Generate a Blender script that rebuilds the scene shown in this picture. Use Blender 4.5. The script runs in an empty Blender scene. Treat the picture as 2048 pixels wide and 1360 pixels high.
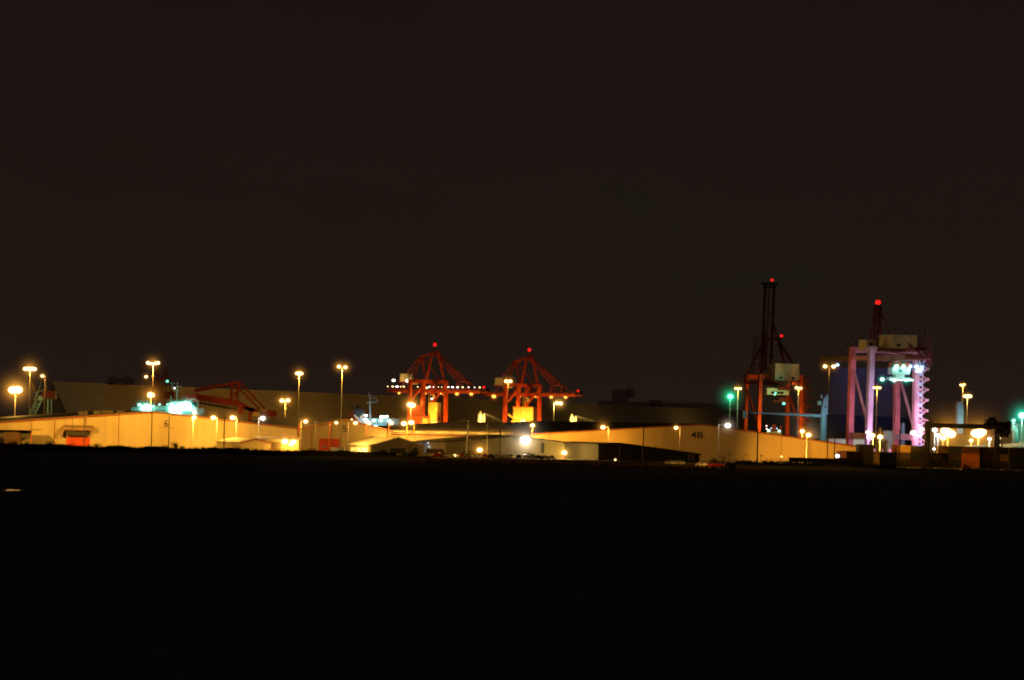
import bpy, bmesh, math, random
from mathutils import Vector, Matrix
random.seed(7)
R = math.radians
sc = bpy.context.scene
COL = sc.collection
F = 6000.0            # focal length in pixels of the 2048 px wide photograph
H0 = 12.0             # camera height
TH = R(1.3)           # the photograph is rolled a little
CT, ST = math.cos(TH), math.sin(TH)

# ------------------------------------------------------------ geometry of the site from survey bearings
def P(px, py, d):
    u, v = px - 1024.0, 850.0 - py
    X = u * CT - v * ST
    Z = u * ST + v * CT
    return Vector((X * d / F, d, H0 + Z * d / F))
def XG(px, d, z=0.0):
    u = px - 1024.0
    Z = (z - H0) * F / d
    v = (Z - u * ST) / CT
    return (u * CT - v * ST) * d / F

# ------------------------------------------------------------ materials
def new_mat(name):
    m = bpy.data.materials.new(name); m.use_nodes = True
    nt = m.node_tree; nt.nodes.clear()
    o = nt.nodes.new('ShaderNodeOutputMaterial')
    return m, nt, o
def surf(name, col, rough=0.7, metal=0.0, var=0.25, scale=0.3, stretch=(1, 1, 1), ribs=0.0, axis='X', bump=0.4, streak=0.0, spec=0.3):
    m, nt, o = new_mat(name)
    b = nt.nodes.new('ShaderNodeBsdfPrincipled')
    b.inputs['Roughness'].default_value = rough; b.inputs['Metallic'].default_value = metal
    b.inputs['Specular IOR Level'].default_value = spec
    tc = nt.nodes.new('ShaderNodeTexCoord')
    mp = nt.nodes.new('ShaderNodeMapping'); mp.inputs['Scale'].default_value = stretch
    nt.links.new(tc.outputs['Object'], mp.inputs['Vector'])
    n = nt.nodes.new('ShaderNodeTexNoise'); n.inputs['Scale'].default_value = scale; n.inputs['Detail'].default_value = 7
    nt.links.new(mp.outputs[0], n.inputs['Vector'])
    r = nt.nodes.new('ShaderNodeMapRange'); r.inputs[1].default_value = 0.3; r.inputs[2].default_value = 0.7
    r.inputs[3].default_value = 1 - var; r.inputs[4].default_value = 1 + var * 0.5
    nt.links.new(n.outputs['Fac'], r.inputs[0])
    mul = nt.nodes.new('ShaderNodeVectorMath'); mul.operation = 'SCALE'; mul.inputs[0].default_value = col
    nt.links.new(r.outputs[0], mul.inputs['Scale'])
    last = mul.outputs[0]
    if streak:
        mp2 = nt.nodes.new('ShaderNodeMapping'); mp2.inputs['Scale'].default_value = (0.35, 0.35, 0.02)
        nt.links.new(tc.outputs['Object'], mp2.inputs['Vector'])
        n2 = nt.nodes.new('ShaderNodeTexNoise'); n2.inputs['Scale'].default_value = 1.0; n2.inputs['Detail'].default_value = 5
        nt.links.new(mp2.outputs[0], n2.inputs['Vector'])
        r2 = nt.nodes.new('ShaderNodeMapRange'); r2.inputs[1].default_value = 0.35; r2.inputs[2].default_value = 0.7
        r2.inputs[3].default_value = 1 - streak; r2.inputs[4].default_value = 1
        nt.links.new(n2.outputs['Fac'], r2.inputs[0])
        m2 = nt.nodes.new('ShaderNodeVectorMath'); m2.operation = 'SCALE'
        nt.links.new(last, m2.inputs[0]); nt.links.new(r2.outputs[0], m2.inputs['Scale']); last = m2.outputs[0]
    nt.links.new(last, b.inputs['Base Color'])
    if ribs:
        w = nt.nodes.new('ShaderNodeTexWave'); w.bands_direction = axis; w.inputs['Scale'].default_value = ribs
        nt.links.new(tc.outputs['Object'], w.inputs['Vector'])
        bp = nt.nodes.new('ShaderNodeBump'); bp.inputs['Strength'].default_value = bump; bp.inputs['Distance'].default_value = 0.05
        nt.links.new(w.outputs['Fac'], bp.inputs['Height']); nt.links.new(bp.outputs[0], b.inputs['Normal'])
    nt.links.new(b.outputs[0], o.inputs['Surface'])
    return m
def lens_mat(name, col, st):
    m, nt, o = new_mat(name)
    e = nt.nodes.new('ShaderNodeEmission'); e.inputs[0].default_value = (*col, 1); e.inputs[1].default_value = st
    nt.links.new(e.outputs[0], o.inputs['Surface'])
    m.cycles.emission_sampling = 'NONE'
    return m
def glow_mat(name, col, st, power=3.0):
    """painted glow round a lamp: a self-lit volume that thins with the distance from the lamp"""
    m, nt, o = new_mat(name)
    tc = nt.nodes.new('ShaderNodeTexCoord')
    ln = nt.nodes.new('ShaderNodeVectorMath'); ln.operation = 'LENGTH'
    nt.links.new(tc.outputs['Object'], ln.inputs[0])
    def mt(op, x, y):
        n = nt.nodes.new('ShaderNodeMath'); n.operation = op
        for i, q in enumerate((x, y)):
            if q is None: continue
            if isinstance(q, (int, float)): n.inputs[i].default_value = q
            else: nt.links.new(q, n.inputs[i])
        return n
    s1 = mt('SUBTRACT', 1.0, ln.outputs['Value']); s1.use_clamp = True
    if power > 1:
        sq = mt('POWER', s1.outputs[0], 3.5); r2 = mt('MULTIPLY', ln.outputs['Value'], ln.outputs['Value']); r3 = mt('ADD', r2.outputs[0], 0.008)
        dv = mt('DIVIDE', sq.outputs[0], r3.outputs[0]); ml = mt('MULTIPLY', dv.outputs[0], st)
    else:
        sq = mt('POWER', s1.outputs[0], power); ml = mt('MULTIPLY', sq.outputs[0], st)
    e = nt.nodes.new('ShaderNodeEmission'); e.inputs[0].default_value = (*col, 1)  # the volume shines by itself, painting the lamp's glow
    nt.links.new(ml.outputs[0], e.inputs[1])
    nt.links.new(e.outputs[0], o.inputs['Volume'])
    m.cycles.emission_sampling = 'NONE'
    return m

M = {}
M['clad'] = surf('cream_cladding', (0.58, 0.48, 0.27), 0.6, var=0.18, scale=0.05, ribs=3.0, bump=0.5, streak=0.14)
M['clad_amber'] = surf('buff_cladding', (0.52, 0.37, 0.15), 0.6, var=0.10, scale=0.05, ribs=3.0, bump=0.3, streak=0.08)
M['hazy'] = surf('haze_lifted_tone', (0.95, 0.90, 0.88), 0.9, var=0.1, scale=0.05)  # paleness stands in for haze over the far ships
M['boomdull'] = surf('dull_boom_paint', (0.26, 0.15, 0.10), 0.7, var=0.3, scale=0.2)
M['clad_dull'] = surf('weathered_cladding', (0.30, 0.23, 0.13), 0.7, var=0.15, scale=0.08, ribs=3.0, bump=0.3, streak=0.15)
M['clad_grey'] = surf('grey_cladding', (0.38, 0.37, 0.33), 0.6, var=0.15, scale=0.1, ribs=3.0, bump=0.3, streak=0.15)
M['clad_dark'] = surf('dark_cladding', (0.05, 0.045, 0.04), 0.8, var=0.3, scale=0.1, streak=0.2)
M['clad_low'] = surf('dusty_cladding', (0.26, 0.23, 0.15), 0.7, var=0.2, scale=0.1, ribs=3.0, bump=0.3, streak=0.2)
M['roof'] = surf('roof_sheeting', (0.20, 0.18, 0.15), 0.65, var=0.35, scale=0.06, ribs=2.0, streak=0.2)
M['roof_pale'] = surf('pale_roof_sheeting', (0.55, 0.50, 0.40), 0.6, var=0.25, scale=0.15, ribs=2.0)
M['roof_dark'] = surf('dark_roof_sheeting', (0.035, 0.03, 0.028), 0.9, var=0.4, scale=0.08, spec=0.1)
M['store'] = surf('store_sheeting', (0.42, 0.38, 0.32), 0.8, var=0.15, scale=0.012, streak=0.2)
M['trim'] = surf('rust_red_trim', (0.28, 0.07, 0.03), 0.7)
M['reddoor'] = surf('red_door_paint', (0.55, 0.07, 0.015), 0.6, var=0.2, scale=0.4)
M['darkreddoor'] = surf('dark_red_door_paint', (0.30, 0.03, 0.015), 0.7, var=0.3, scale=0.3)
M['black'] = surf('black_paint', (0.02, 0.018, 0.018), 0.7)
M['ink'] = surf('number_paint', (0.03, 0.03, 0.04), 0.8)
M['steel'] = surf('galvanised_steel', (0.42, 0.41, 0.38), 0.55, metal=0.2, var=0.2, scale=1.0)
M['dkpole'] = surf('dark_painted_pole', (0.045, 0.035, 0.03), 0.7)
M['rustpole'] = surf('rust_red_pole', (0.50, 0.12, 0.03), 0.7)
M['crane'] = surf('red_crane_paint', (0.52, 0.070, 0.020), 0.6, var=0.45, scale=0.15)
M['crane_dk'] = surf('dark_red_crane_paint', (0.32, 0.06, 0.03), 0.7, var=0.35, scale=0.15)
M['crane_pink'] = surf('pink_lit_crane_paint', (0.60, 0.30, 0.33), 0.55, var=0.35, scale=0.15)  # red paint with the pinkish lamp tint put into the colour
M['crane_night'] = surf('shadowed_red_paint', (0.13, 0.025, 0.015), 0.8, var=0.35, scale=0.15)  # crane red with the night shade put into the colour
M['leg_red'] = surf('red_leg_paint', (0.60, 0.17, 0.17), 0.55, var=0.35, scale=0.15)  # redder tone for the far legs
M['leg_lilac'] = surf('lilac_lit_leg_paint', (0.50, 0.36, 0.46), 0.55, var=0.3, scale=0.15)  # leg paint with the lilac lamp tint put into the colour
M['cream'] = surf('cream_house_paint', (0.60, 0.55, 0.42), 0.6, var=0.15, scale=0.2, streak=0.2)
M['white'] = surf('white_paint', (0.78, 0.78, 0.75), 0.5, var=0.12, scale=0.3)
M['tealpaint'] = surf('pale_green_paint', (0.45, 0.62, 0.55), 0.5, var=0.2, scale=0.3)
M['bluepaint'] = surf('pale_blue_paint', (0.50, 0.58, 0.72), 0.5, var=0.2, scale=0.3)
M['navy'] = surf('navy_paint', (0.03, 0.05, 0.09), 0.5)
M['shipred'] = surf('ship_red_paint', (0.55, 0.04, 0.04), 0.5)
M['yellow'] = surf('yellow_plant_paint', (0.65, 0.42, 0.10), 0.6, var=0.3, scale=0.3)
M['ground'] = surf('dark_marsh_ground', (0.13, 0.145, 0.165), 1.0, var=0.3, scale=0.3, spec=0.0)
M['verge'] = surf('dry_grass_verge', (0.17, 0.11, 0.05), 1.0, var=0.95, scale=0.12, spec=0.0)
M['asphalt'] = surf('yard_asphalt', (0.05, 0.048, 0.045), 0.9, var=0.3, scale=0.1, spec=0.1)
M['quayroad'] = surf('pale_road_surface', (0.30, 0.26, 0.22), 0.9, var=0.3, scale=0.1, spec=0.1)
M['bank'] = surf('rough_grass_bank', (0.045, 0.038, 0.018), 1.0, var=0.6, scale=0.4, spec=0.0)
M['leaf'] = surf('dark_foliage', (0.05, 0.055, 0.02), 0.9, var=0.5, scale=1.0, spec=0.1)
M['bark'] = surf('bark', (0.05, 0.035, 0.025), 0.9)
M['glass'] = surf('dark_glass', (0.03, 0.03, 0.035), 0.08, var=0.0, spec=0.8)
M['tyre'] = surf('tyre_rubber', (0.015, 0.015, 0.015), 0.9)
m, nt, o = new_mat('still_water')
b = nt.nodes.new('ShaderNodeBsdfGlossy'); b.inputs['Color'].default_value = (0.07, 0.055, 0.04, 1); b.inputs['Roughness'].default_value = 0.012
nt.links.new(b.outputs[0], o.inputs['Surface']); M['water'] = m
CC = {'rust': (0.16, 0.06, 0.03), 'orange': (0.62, 0.17, 0.03), 'ochre': (0.42, 0.24, 0.05), 'blue': (0.05, 0.10, 0.25), 'green': (0.035, 0.045, 0.02),
      'brown': (0.07, 0.036, 0.02), 'grey': (0.35, 0.35, 0.34), 'dark': (0.018, 0.014, 0.012)}
for k, c in CC.items():
    M['cont_' + k] = surf('%s_container_paint' % k, c, 0.6, var=0.3, scale=0.5, ribs=2.2, bump=0.9, streak=0.3)
CARC = {'silver': (0.55, 0.55, 0.55), 'white': (0.8, 0.8, 0.78), 'red': (0.55, 0.03, 0.02), 'black': (0.02, 0.02, 0.02), 'blue': (0.04, 0.08, 0.25)}
for k, c in CARC.items():
    M['car_' + k] = surf('%s_car_paint' % k, c, 0.25, var=0.05, spec=0.6)

SOD = (1.0, 0.50, 0.10); WHT = (1.0, 0.88, 0.72); GRN = (0.05, 1.0, 0.45); CYN = (0.45, 1.0, 0.88); RED = (1.0, 0.03, 0.02); BLU = (0.45, 0.75, 1.0)
YEL = (1.0, 0.66, 0.20); PNK = (1.0, 0.62, 0.72)
LIGHTC = {'sod': (1.0, 0.465, 0.055), 'wht': (1.0, 0.86, 0.65), 'wrm': (1.0, 0.70, 0.32), 'org': (1.0, 0.38, 0.03), 'grn': (0.05, 1.0, 0.5), 'cyn': (0.35, 1.0, 0.8), 'red': (1, 0.03, 0.02), 'blu': (0.5, 0.75, 1.0), 'yel': (1.0, 0.58, 0.10), 'pnk': (1.0, 0.60, 0.98)}
L = {'sod': lens_mat('sodium_lens', (1.0, 0.66, 0.25), 5.0), 'wht': lens_mat('white_lens', (1.0, 0.95, 0.88), 6.0), 'grn': lens_mat('green_lens', (0.16, 1.0, 0.62), 4.0),
     'cyn': lens_mat('pale_cyan_lens', (0.42, 1.0, 0.86), 4.0), 'red': lens_mat('red_lens', (1.0, 0.012, 0.006), 1.6), 'blu': lens_mat('bluish_lens', (0.55, 0.85, 1.0), 3.0),
     'org': lens_mat('orange_lens', (1.0, 0.42, 0.06), 3.2),
     'yel': lens_mat('yellow_lens', (1.0, 0.78, 0.30), 4.0), 'pnk': lens_mat('pinkish_lens', (1.0, 0.85, 0.85), 4.0)}
GL = {}
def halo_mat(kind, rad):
    """painted glow; emission scaled so that the brightness through the middle is the same for every size"""
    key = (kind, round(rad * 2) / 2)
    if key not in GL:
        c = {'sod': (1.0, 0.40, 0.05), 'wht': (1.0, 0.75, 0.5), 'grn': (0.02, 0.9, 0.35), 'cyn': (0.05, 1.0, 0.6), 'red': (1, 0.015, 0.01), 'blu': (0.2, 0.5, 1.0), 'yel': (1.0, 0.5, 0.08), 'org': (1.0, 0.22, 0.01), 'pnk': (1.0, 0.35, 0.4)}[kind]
        GL[key] = glow_mat('%s_painted_glow' % kind, c, {'grn': 0.10, 'cyn': 0.09, 'blu': 0.09}.get(kind, 0.075) / max(key[1], 0.3), 4.0)
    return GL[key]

# ------------------------------------------------------------ mesh builder
class MB:
    def __init__(s): s.v = []; s.f = []
    def add(s, vs, fs):
        n = len(s.v); s.v += [Vector(p) for p in vs]; s.f += [tuple(i + n for i in f) for f in fs]; return s
    def box(s, c, sz, rz=0.0, rot=None):
        c = Vector(c); h = Vector(sz) * 0.5
        m = rot if rot is not None else Matrix.Rotation(rz, 3, 'Z')
        vs = [c + m @ Vector((x * h.x, y * h.y, z * h.z)) for x in (-1, 1) for y in (-1, 1) for z in (-1, 1)]
        return s.add(vs, [(0, 1, 3, 2), (4, 6, 7, 5), (0, 4, 5, 1), (2, 3, 7, 6), (0, 2, 6, 4), (1, 5, 7, 3)])
    def beam(s, a, b, w, h=None, w2=None):
        a, b = Vector(a), Vector(b); d = b - a; h = h or w; k = (w2 / w) if w2 else 1.0
        if d.length < 1e-6: return s
        z = d.normalized(); up = Vector((0, 0, 1)) if abs(z.z) < 0.95 else Vector((1, 0, 0))
        x = z.cross(up).normalized(); y = x.cross(z).normalized()
        vs = [a + x * (i * w / 2) + y * (j * h / 2) for i, j in ((-1, -1), (1, -1), (1, 1), (-1, 1))] + \
             [b + x * (i * w * k / 2) + y * (j * h * k / 2) for i, j in ((-1, -1), (1, -1), (1, 1), (-1, 1))]
        return s.add(vs, [(3, 2, 1, 0), (4, 5, 6, 7), (0, 1, 5, 4), (1, 2, 6, 5), (2, 3, 7, 6), (3, 0, 4, 7)])
    def cyl(s, a, b, r0, r1=None, n=10):
        a, b = Vector(a), Vector(b); r1 = r0 if r1 is None else r1; z = (b - a).normalized()
        up = Vector((0, 0, 1)) if abs(z.z) < 0.95 else Vector((1, 0, 0))
        x = z.cross(up).normalized(); y = x.cross(z)
        vs = []
        for c, r in ((a, r0), (b, r1)):
            vs += [c + (x * math.cos(2 * math.pi * i / n) + y * math.sin(2 * math.pi * i / n)) * r for i in range(n)]
        fs = [(i, (i + 1) % n, n + (i + 1) % n, n + i) for i in range(n)] + [tuple(range(n))[::-1], tuple(range(n, 2 * n))]
        return s.add(vs, fs)
    def ball(s, c, r, seg=10, rings=6):
        c = Vector(c); r = Vector(r) if hasattr(r, '__len__') else Vector((r, r, r)); vs = [c + Vector((0, 0, r.z))]
        for j in range(1, rings):
            t = math.pi * j / rings
            for i in range(seg):
                p = 2 * math.pi * i / seg
                vs.append(c + Vector((r.x * math.sin(t) * math.cos(p), r.y * math.sin(t) * math.sin(p), r.z * math.cos(t))))
        vs.append(c - Vector((0, 0, r.z))); fs = []
        for i in range(seg): fs.append((0, 1 + i, 1 + (i + 1) % seg))
        for j in range(rings - 2):
            for i in range(seg):
                a = 1 + j * seg + i; b2 = 1 + j * seg + (i + 1) % seg
                fs.append((a, a + seg, b2 + seg, b2))
        k = len(vs) - 1
        for i in range(seg): fs.append((k, k - seg + (i + 1) % seg, k - seg + i))
        return s.add(vs, fs)
    def slab(s, pts, t):
        """a flat sheet of thickness t (vector) from a polygon"""
        n = len(pts); pts = [Vector(p) for p in pts]; t = Vector(t)
        return s.add(pts + [p + t for p in pts], [tuple(range(n))[::-1], tuple(range(n, 2 * n))] + [(i, (i + 1) % n, n + (i + 1) % n, n + i) for i in range(n)])
    def build(s, name, mat, parent=None, loc=None):
        me = bpy.data.meshes.new(name)
        org = Vector(loc) if loc is not None else (parent.matrix_world.translation if False else Vector((0, 0, 0)))
        me.from_pydata([tuple(p - org) for p in s.v], [], s.f); me.materials.append(mat)
        bm = bmesh.new(); bm.from_mesh(me); bmesh.ops.recalc_face_normals(bm, faces=bm.faces); bm.to_mesh(me); bm.free()
        o = bpy.data.objects.new(name, me); COL.objects.link(o); o.location = org
        if parent is not None: o.parent = parent
        return o
class WB(MB):
    """mesh given in world coordinates, hung below a thing that is not rotated"""
    def build(s, name, mat, parent=None, loc=None):
        if parent is None: return MB.build(s, name, mat, None, loc)
        top = parent; off = Vector((0, 0, 0))
        while top is not None: off += top.location; top = top.parent
        s.v = [p - off for p in s.v]
        return MB.build(s, name, mat, parent)

def tag(o, label, cat, group=None, kind=None):
    if label: o['label'] = label
    if cat: o['category'] = cat
    if group: o['group'] = group
    if kind: o['kind'] = kind
    return o
def thing(name, label, cat, loc=(0, 0, 0), rz=0.0, group=None):
    o = bpy.data.objects.new(name, None); COL.objects.link(o); o.location = loc; o.rotation_euler = (0, 0, rz)
    o.empty_display_size = 0.5
    return tag(o, label, cat, group)
def copy_tree(o, parent=None):
    c = o.copy(); COL.objects.link(c)
    if parent is not None: c.parent = parent
    for ch in list(o.children): copy_tree(ch, c)
    return c

UNIT = {}
KL = 0.16
def ball_obj(name, mat, parent, loc, r, seg=16, rings=10):
    key = mat.name
    if key not in UNIT:
        mb = MB().ball((0, 0, 0), 1.0, seg, rings)
        me = bpy.data.meshes.new(name); me.from_pydata([tuple(p) for p in mb.v], [], mb.f); me.materials.append(mat)
        for p in me.polygons: p.use_smooth = True
        UNIT[key] = me
    o = bpy.data.objects.new(name, UNIT[key]); COL.objects.link(o); o.location = loc
    o.scale = r if hasattr(r, '__len__') else (r, r, r)
    o.parent = parent
    return o
def light(kind, loc, kw, parent=None, spot=None, aim=None, rad=0.3):  # serves lamps and added fill lights that have no fixture
    ld = bpy.data.lights.new('lamp_or_fill_light', 'SPOT' if spot else 'POINT'); ld.energy = kw * 1000.0 * KL; ld.color = LIGHTC[kind]; ld.shadow_soft_size = rad
    if spot: ld.spot_size = R(spot); ld.spot_blend = 0.6
    o = bpy.data.objects.new('lamp_or_fill_light', ld); COL.objects.link(o); o.location = loc
    if aim is not None: o.rotation_euler = Vector(aim).to_track_quat('-Z', 'Y').to_euler()
    if parent is not None: o.parent = parent
    return o

# ------------------------------------------------------------ lamps
def bulb(root, kind, loc, r, halo, flat=0.75, hs=1.0):
    r *= 1.12
    l = ball_obj('lens', L[kind], root, loc, (r, r * 0.8, r * flat), 14, 8)
    if halo > 0:
        halo *= 1.8
        hm = halo_mat(kind, halo)
        ball_obj('painted_glow', hm, root, loc, halo, 20, 12)
    return l
def lamp(px, py, d, kind, lens, halo, kw, label, style='post', heads=((0, 0),), pole='steel', name='street_lamp', cat='street lamp', group=None, arm=0.0,
         base_z=0.0, pr=None, spot=None, aim=None, ldy=-1.2, lift=0.0):
    """px,py: bearing of the head; lens and halo: apparent radius in photo pixels"""
    s = d / F; h = P(px, py, d); bx = h.x - arm * s
    root = thing(name, label, cat, (bx, d, base_z), 0, group)
    top = h.z - base_z
    pr = pr or max(0.16, 0.75 * s)
    MB().cyl((0, 0, 0), (0, 0, top - (0.4 if arm == 0 else -0.2)), pr * 1.25, pr * 0.75, 10).build('pole', M[pole], root)
    hb = MB(); xs = [a[0] * s for a in heads]
    if style == 'mast':
        hb.cyl((0, 0, top + 0.1), (0, 0, top + 0.5), max(abs(x) for x in xs) * 0.8 + 0.4, None, 12)
        for x in xs: hb.box((x, 0, top + 0.55), (0.9 * lens * s, 0.9, 0.5))
        hb.build('head_frame', M['steel'], root)
    elif arm != 0:
        MB().beam((0, 0, top + 0.1), (arm * s, 0, top + 0.35), 0.12).build('arm', M[pole], root)
        hb.box((arm * s, 0, top + 0.35), (1.1, 0.4, 0.22)); hb.build('lamp_head', M['dkpole'], root)
    else:
        if len(xs) > 1: hb.beam((min(xs), 0, top + 0.1), (max(xs), 0, top + 0.1), 0.15)
        for x in xs: hb.box((x, 0, top + lens * s * 0.7 + 0.12), (0.9 + lens * s * 0.5, 0.5, 0.22))
        hb.build('lamp_head', M['steel'], root)
    if kind is None: return root
    for (ax, ay) in heads:
        lx = (arm + ax) * s
        hl_ = halo * s * (0.8 if len(heads) == 2 else 1.0)
        if len(heads) > 2 and (ax, ay) != sorted(heads)[len(heads) // 2]: hl_ = 0
        bulb(root, kind, (lx, -0.35, top + ay * s + lift), lens * s, hl_)
    if kw:
        lx = arm * s * 1.0
        light(kind, (lx, ldy - lens * s, top - 0.9 - lens * s * 0.6), kw, root, spot, aim)
        if arm == 0: light(kind, (0, -1.0, top - 1.2 - lens * s * 0.5), 1.6, root)
        else: light(kind, (0.1 * (1 if arm > 0 else -1), -0.8, top - 0.5), 0.5, root)
    return root

# ============================================================ SETTING
def sheet(name, pts, mat, z):
    o = MB().add([(x, y, z) for x, y in pts], [tuple(range(len(pts)))]).build(name, mat); o['kind'] = 'structure'; return o
sheet('ground', [(-16000, -2000), (16000, -2000), (16000, 16000), (-16000, 16000)], M['ground'], 0.0)
sheet('yard_pavement', [(-1200, 1062), (1200, 1062), (1800, 3300), (-1800, 3300)], M['asphalt'], 0.004)
sheet('verge_ground', [(XG(820, 900), 880), (XG(1000, 860), 860), (XG(1480, 860), 860), (XG(1560, 900), 885), (XG(1500, 1061), 1061), (XG(830, 1061), 1061)], M['verge'], 0.006)
sheet('dock_road', [(XG(1400, 1048), 1046), (XG(2300, 1048), 1046), (XG(2300, 1060), 1058), (XG(1400, 1060), 1058)], M['quayroad'], 0.008)
# bank of rough grass along the edge of the dock estate
def bank():
    mb = MB(); vs = []; n = 260; rows = [(-26, 0.0), (-14, 0.35), (-6, 0.8), (-1, 1.0), (3, 0.9), (8, 0.0)]
    for i in range(n + 1):
        px = -300 + 2650 * i / n
        hgt = 1.35 if px < 700 else 1.35 - 1.05 * min(1, (px - 700) / 160.0) if px < 860 else 0.12
        if px > 1450: hgt = 0.12 + 0.65 * min(1, (px - 1450) / 120)
        if px > 1780: hgt = 0.95 - 0.85 * min(1, (px - 1780) / 40)
        hgt *= 1 + 0.25 * math.sin(px * 0.031) + 0.22 * math.sin(px * 0.083 + 1) + 0.12 * math.sin(px * 0.29)
        d0 = 1030
        for (dy, k) in rows:
            vs.append((XG(px, d0), d0 + dy + 2 * math.sin(px * 0.02), hgt * k + (0.02 if k == 0 else 0) + random.uniform(-.05, .08) * k - (0.03 if k == 0 else 0)))
    m = len(rows)
    fs = [(i * m + j, (i + 1) * m + j, (i + 1) * m + j + 1, i * m + j + 1) for i in range(n) for j in range(m - 1)]
    o = mb.add(vs, fs).build('grass_bank_terrain', M['bank']); o['kind'] = 'structure'
bank()
def tufts():
    mb = MB()
    for i in range(15000):
        px = random.uniform(-100, 2150); d0 = 1030 + random.uniform(-6, 3)
        if 850 < px < 1470: d0 = random.uniform(860, 1035) if random.random() < .75 else random.choice((880, 925, 970)) + random.uniform(-4, 4)
        base = 1.15 if px < 700 else 0.1 if px < 1450 else 0.75
        if px > 1790: base = 0.0
        x = XG(px, d0) ; clump = 0.5 + 0.5 * math.sin(px * 0.11 + 2 * math.sin(px * 0.037))
        hh = random.uniform(0.15, 0.5) + 1.0 * clump * random.random() ** 3 + (0.5 if math.sin(px * .47) > .93 else 0)
        if 860 < px < 1450: hh *= 0.6
        w = random.uniform(0.04, 0.14); lean = random.uniform(-.25, .25)
        z0 = base - 0.35
        mb.add([(x - w, d0, z0), (x + w, d0, z0), (x + lean, d0 + random.uniform(-.1, .1), z0 + hh + 0.35)], [(0, 1, 2)])
    o = mb.build('grass', M['leaf']); tag(o, 'rough dark grass growing along the top of the bank', 'grass', None, 'stuff')
tufts()
# pool on the marsh that mirrors the bright floodlight at far left
pw = []
for i in range(40):
    a = 2 * math.pi * i / 40; c = P(22, 980, 470); r = 1 + 0.25 * math.sin(3 * a + 1) + 0.1 * math.sin(7 * a)
    pw.append((c.x + 1.5 * r * math.cos(a), 470 + 4.5 * math.sin(a) * r))
sheet('pool_water', pw, M['water'], 0.012)

# ============================================================ SHEDS
def gable(name, label, cat, A, B, t, zA, zB, zR, dep, wall, roof, group=None, trim='trim', over=0.5):
    """A,B ground corners of the front (x,y); ridge at fraction t; dep = depth vector"""
    A, B, D = Vector((*A, 0)), Vector((*B, 0)), Vector((*dep, 0)); u = (B - A)
    root = thing(name, label, cat, tuple(A.lerp(B, 0.5)), 0, group)
    up = lambda p, z: Vector((p.x, p.y, z))
    Rg = A.lerp(B, t)
    w = WB(); fr = [up(A, 0), up(B, 0), up(B, zB), up(Rg, zR), up(A, zA)]
    w.add(fr + [p + D for p in fr], [(0, 1, 2, 3, 4), (9, 8, 7, 6, 5), (0, 4, 9, 5), (1, 6, 7, 2)])
    wo = w.build('wall', wall, root)
    n = u.normalized(); dn = D.normalized() * over; ro = WB(); up3 = Vector((0, 0, 0.06))
    a = up(A, zA) - n * over + Vector((0, 0, -over * (zR - zA) / max(1, (Rg - A).length)))
    b = up(B, zB) + n * over + Vector((0, 0, -over * (zR - zB) / max(1, (B - Rg).length)))
    r = up(Rg, zR)
    for e in (a, b):
        ro.slab([e - dn + up3, r - dn + up3, r + D + dn + up3, e + D + dn + up3], (0, 0, 0.3))
    rf = ro.build('roof', roof, root)
    fo = n.cross(Vector((0, 0, 1))).normalized()
    if fo.dot(D) > 0: fo = -fo
    if trim:
        tr = WB(); off = fo * (over + 0.06) - Vector((0, 0, 0.02))
        for e in (a, b): tr.beam(e + off, r + off, 0.1, 0.5)
        tr.build('fascia', M[trim], root)
    return root, wo, rf, fo
def facade_x(px, d): return XG(px, d, 5)
D6 = 1143.0
def pipe(root, px, py_top, d, mat='trim', w=0.22):
    x = P(px, py_top, d).x; z = P(px, py_top, d).z
    WB().box((x, d - w * 0.6, z / 2), (w, w, z)).build('downpipe', M[mat], root)
def text_part(txt, px, py, hpx, d, root, bold=0.0, sx=1.0, name='bay_number'):
    c = bpy.data.curves.new(name, 'FONT'); c.body = txt; c.align_x = 'CENTER'; c.align_y = 'CENTER'; c.extrude = 0.02; c.offset = bold
    c.size = hpx * d / F / 0.70
    o = bpy.data.objects.new(name, c); COL.objects.link(o)
    dg = bpy.context.evaluated_depsgraph_get(); me = bpy.data.meshes.new_from_object(o.evaluated_get(dg)); bpy.data.objects.remove(o)
    me.materials.clear(); me.materials.append(M['ink'])
    t = bpy.data.objects.new(name, me); COL.objects.link(t); p = P(px, py, d)
    t.rotation_euler = (R(90), 0, 0); t.scale = (sx, 1, 1); t.parent = root; t.location = Vector((p.x, d - 0.05, p.z)) - root.location
    return t

# shed 6
x0, xr, x1 = P(-14, 850, D6).x, P(310, 823, D6).x, P(598, 857, D6).x
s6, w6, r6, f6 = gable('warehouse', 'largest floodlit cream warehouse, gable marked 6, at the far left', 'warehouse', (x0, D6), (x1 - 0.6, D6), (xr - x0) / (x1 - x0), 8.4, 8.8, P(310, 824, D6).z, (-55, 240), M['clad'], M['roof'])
text_part('6', 332.5, 847.5, 13.5, D6, s6, 0.03)
for px, py in ((63, 843.5), (110, 840), (172, 834.5), (238, 829)): pipe(s6, px, py, D6, 'trim', 0.2)
WB().box((P(333, 855.5, D6).x, D6 - 0.06, P(333, 855.5, D6).z), (6.2, 0.12, 0.12)).build('trim_rail', M['trim'], s6)
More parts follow.
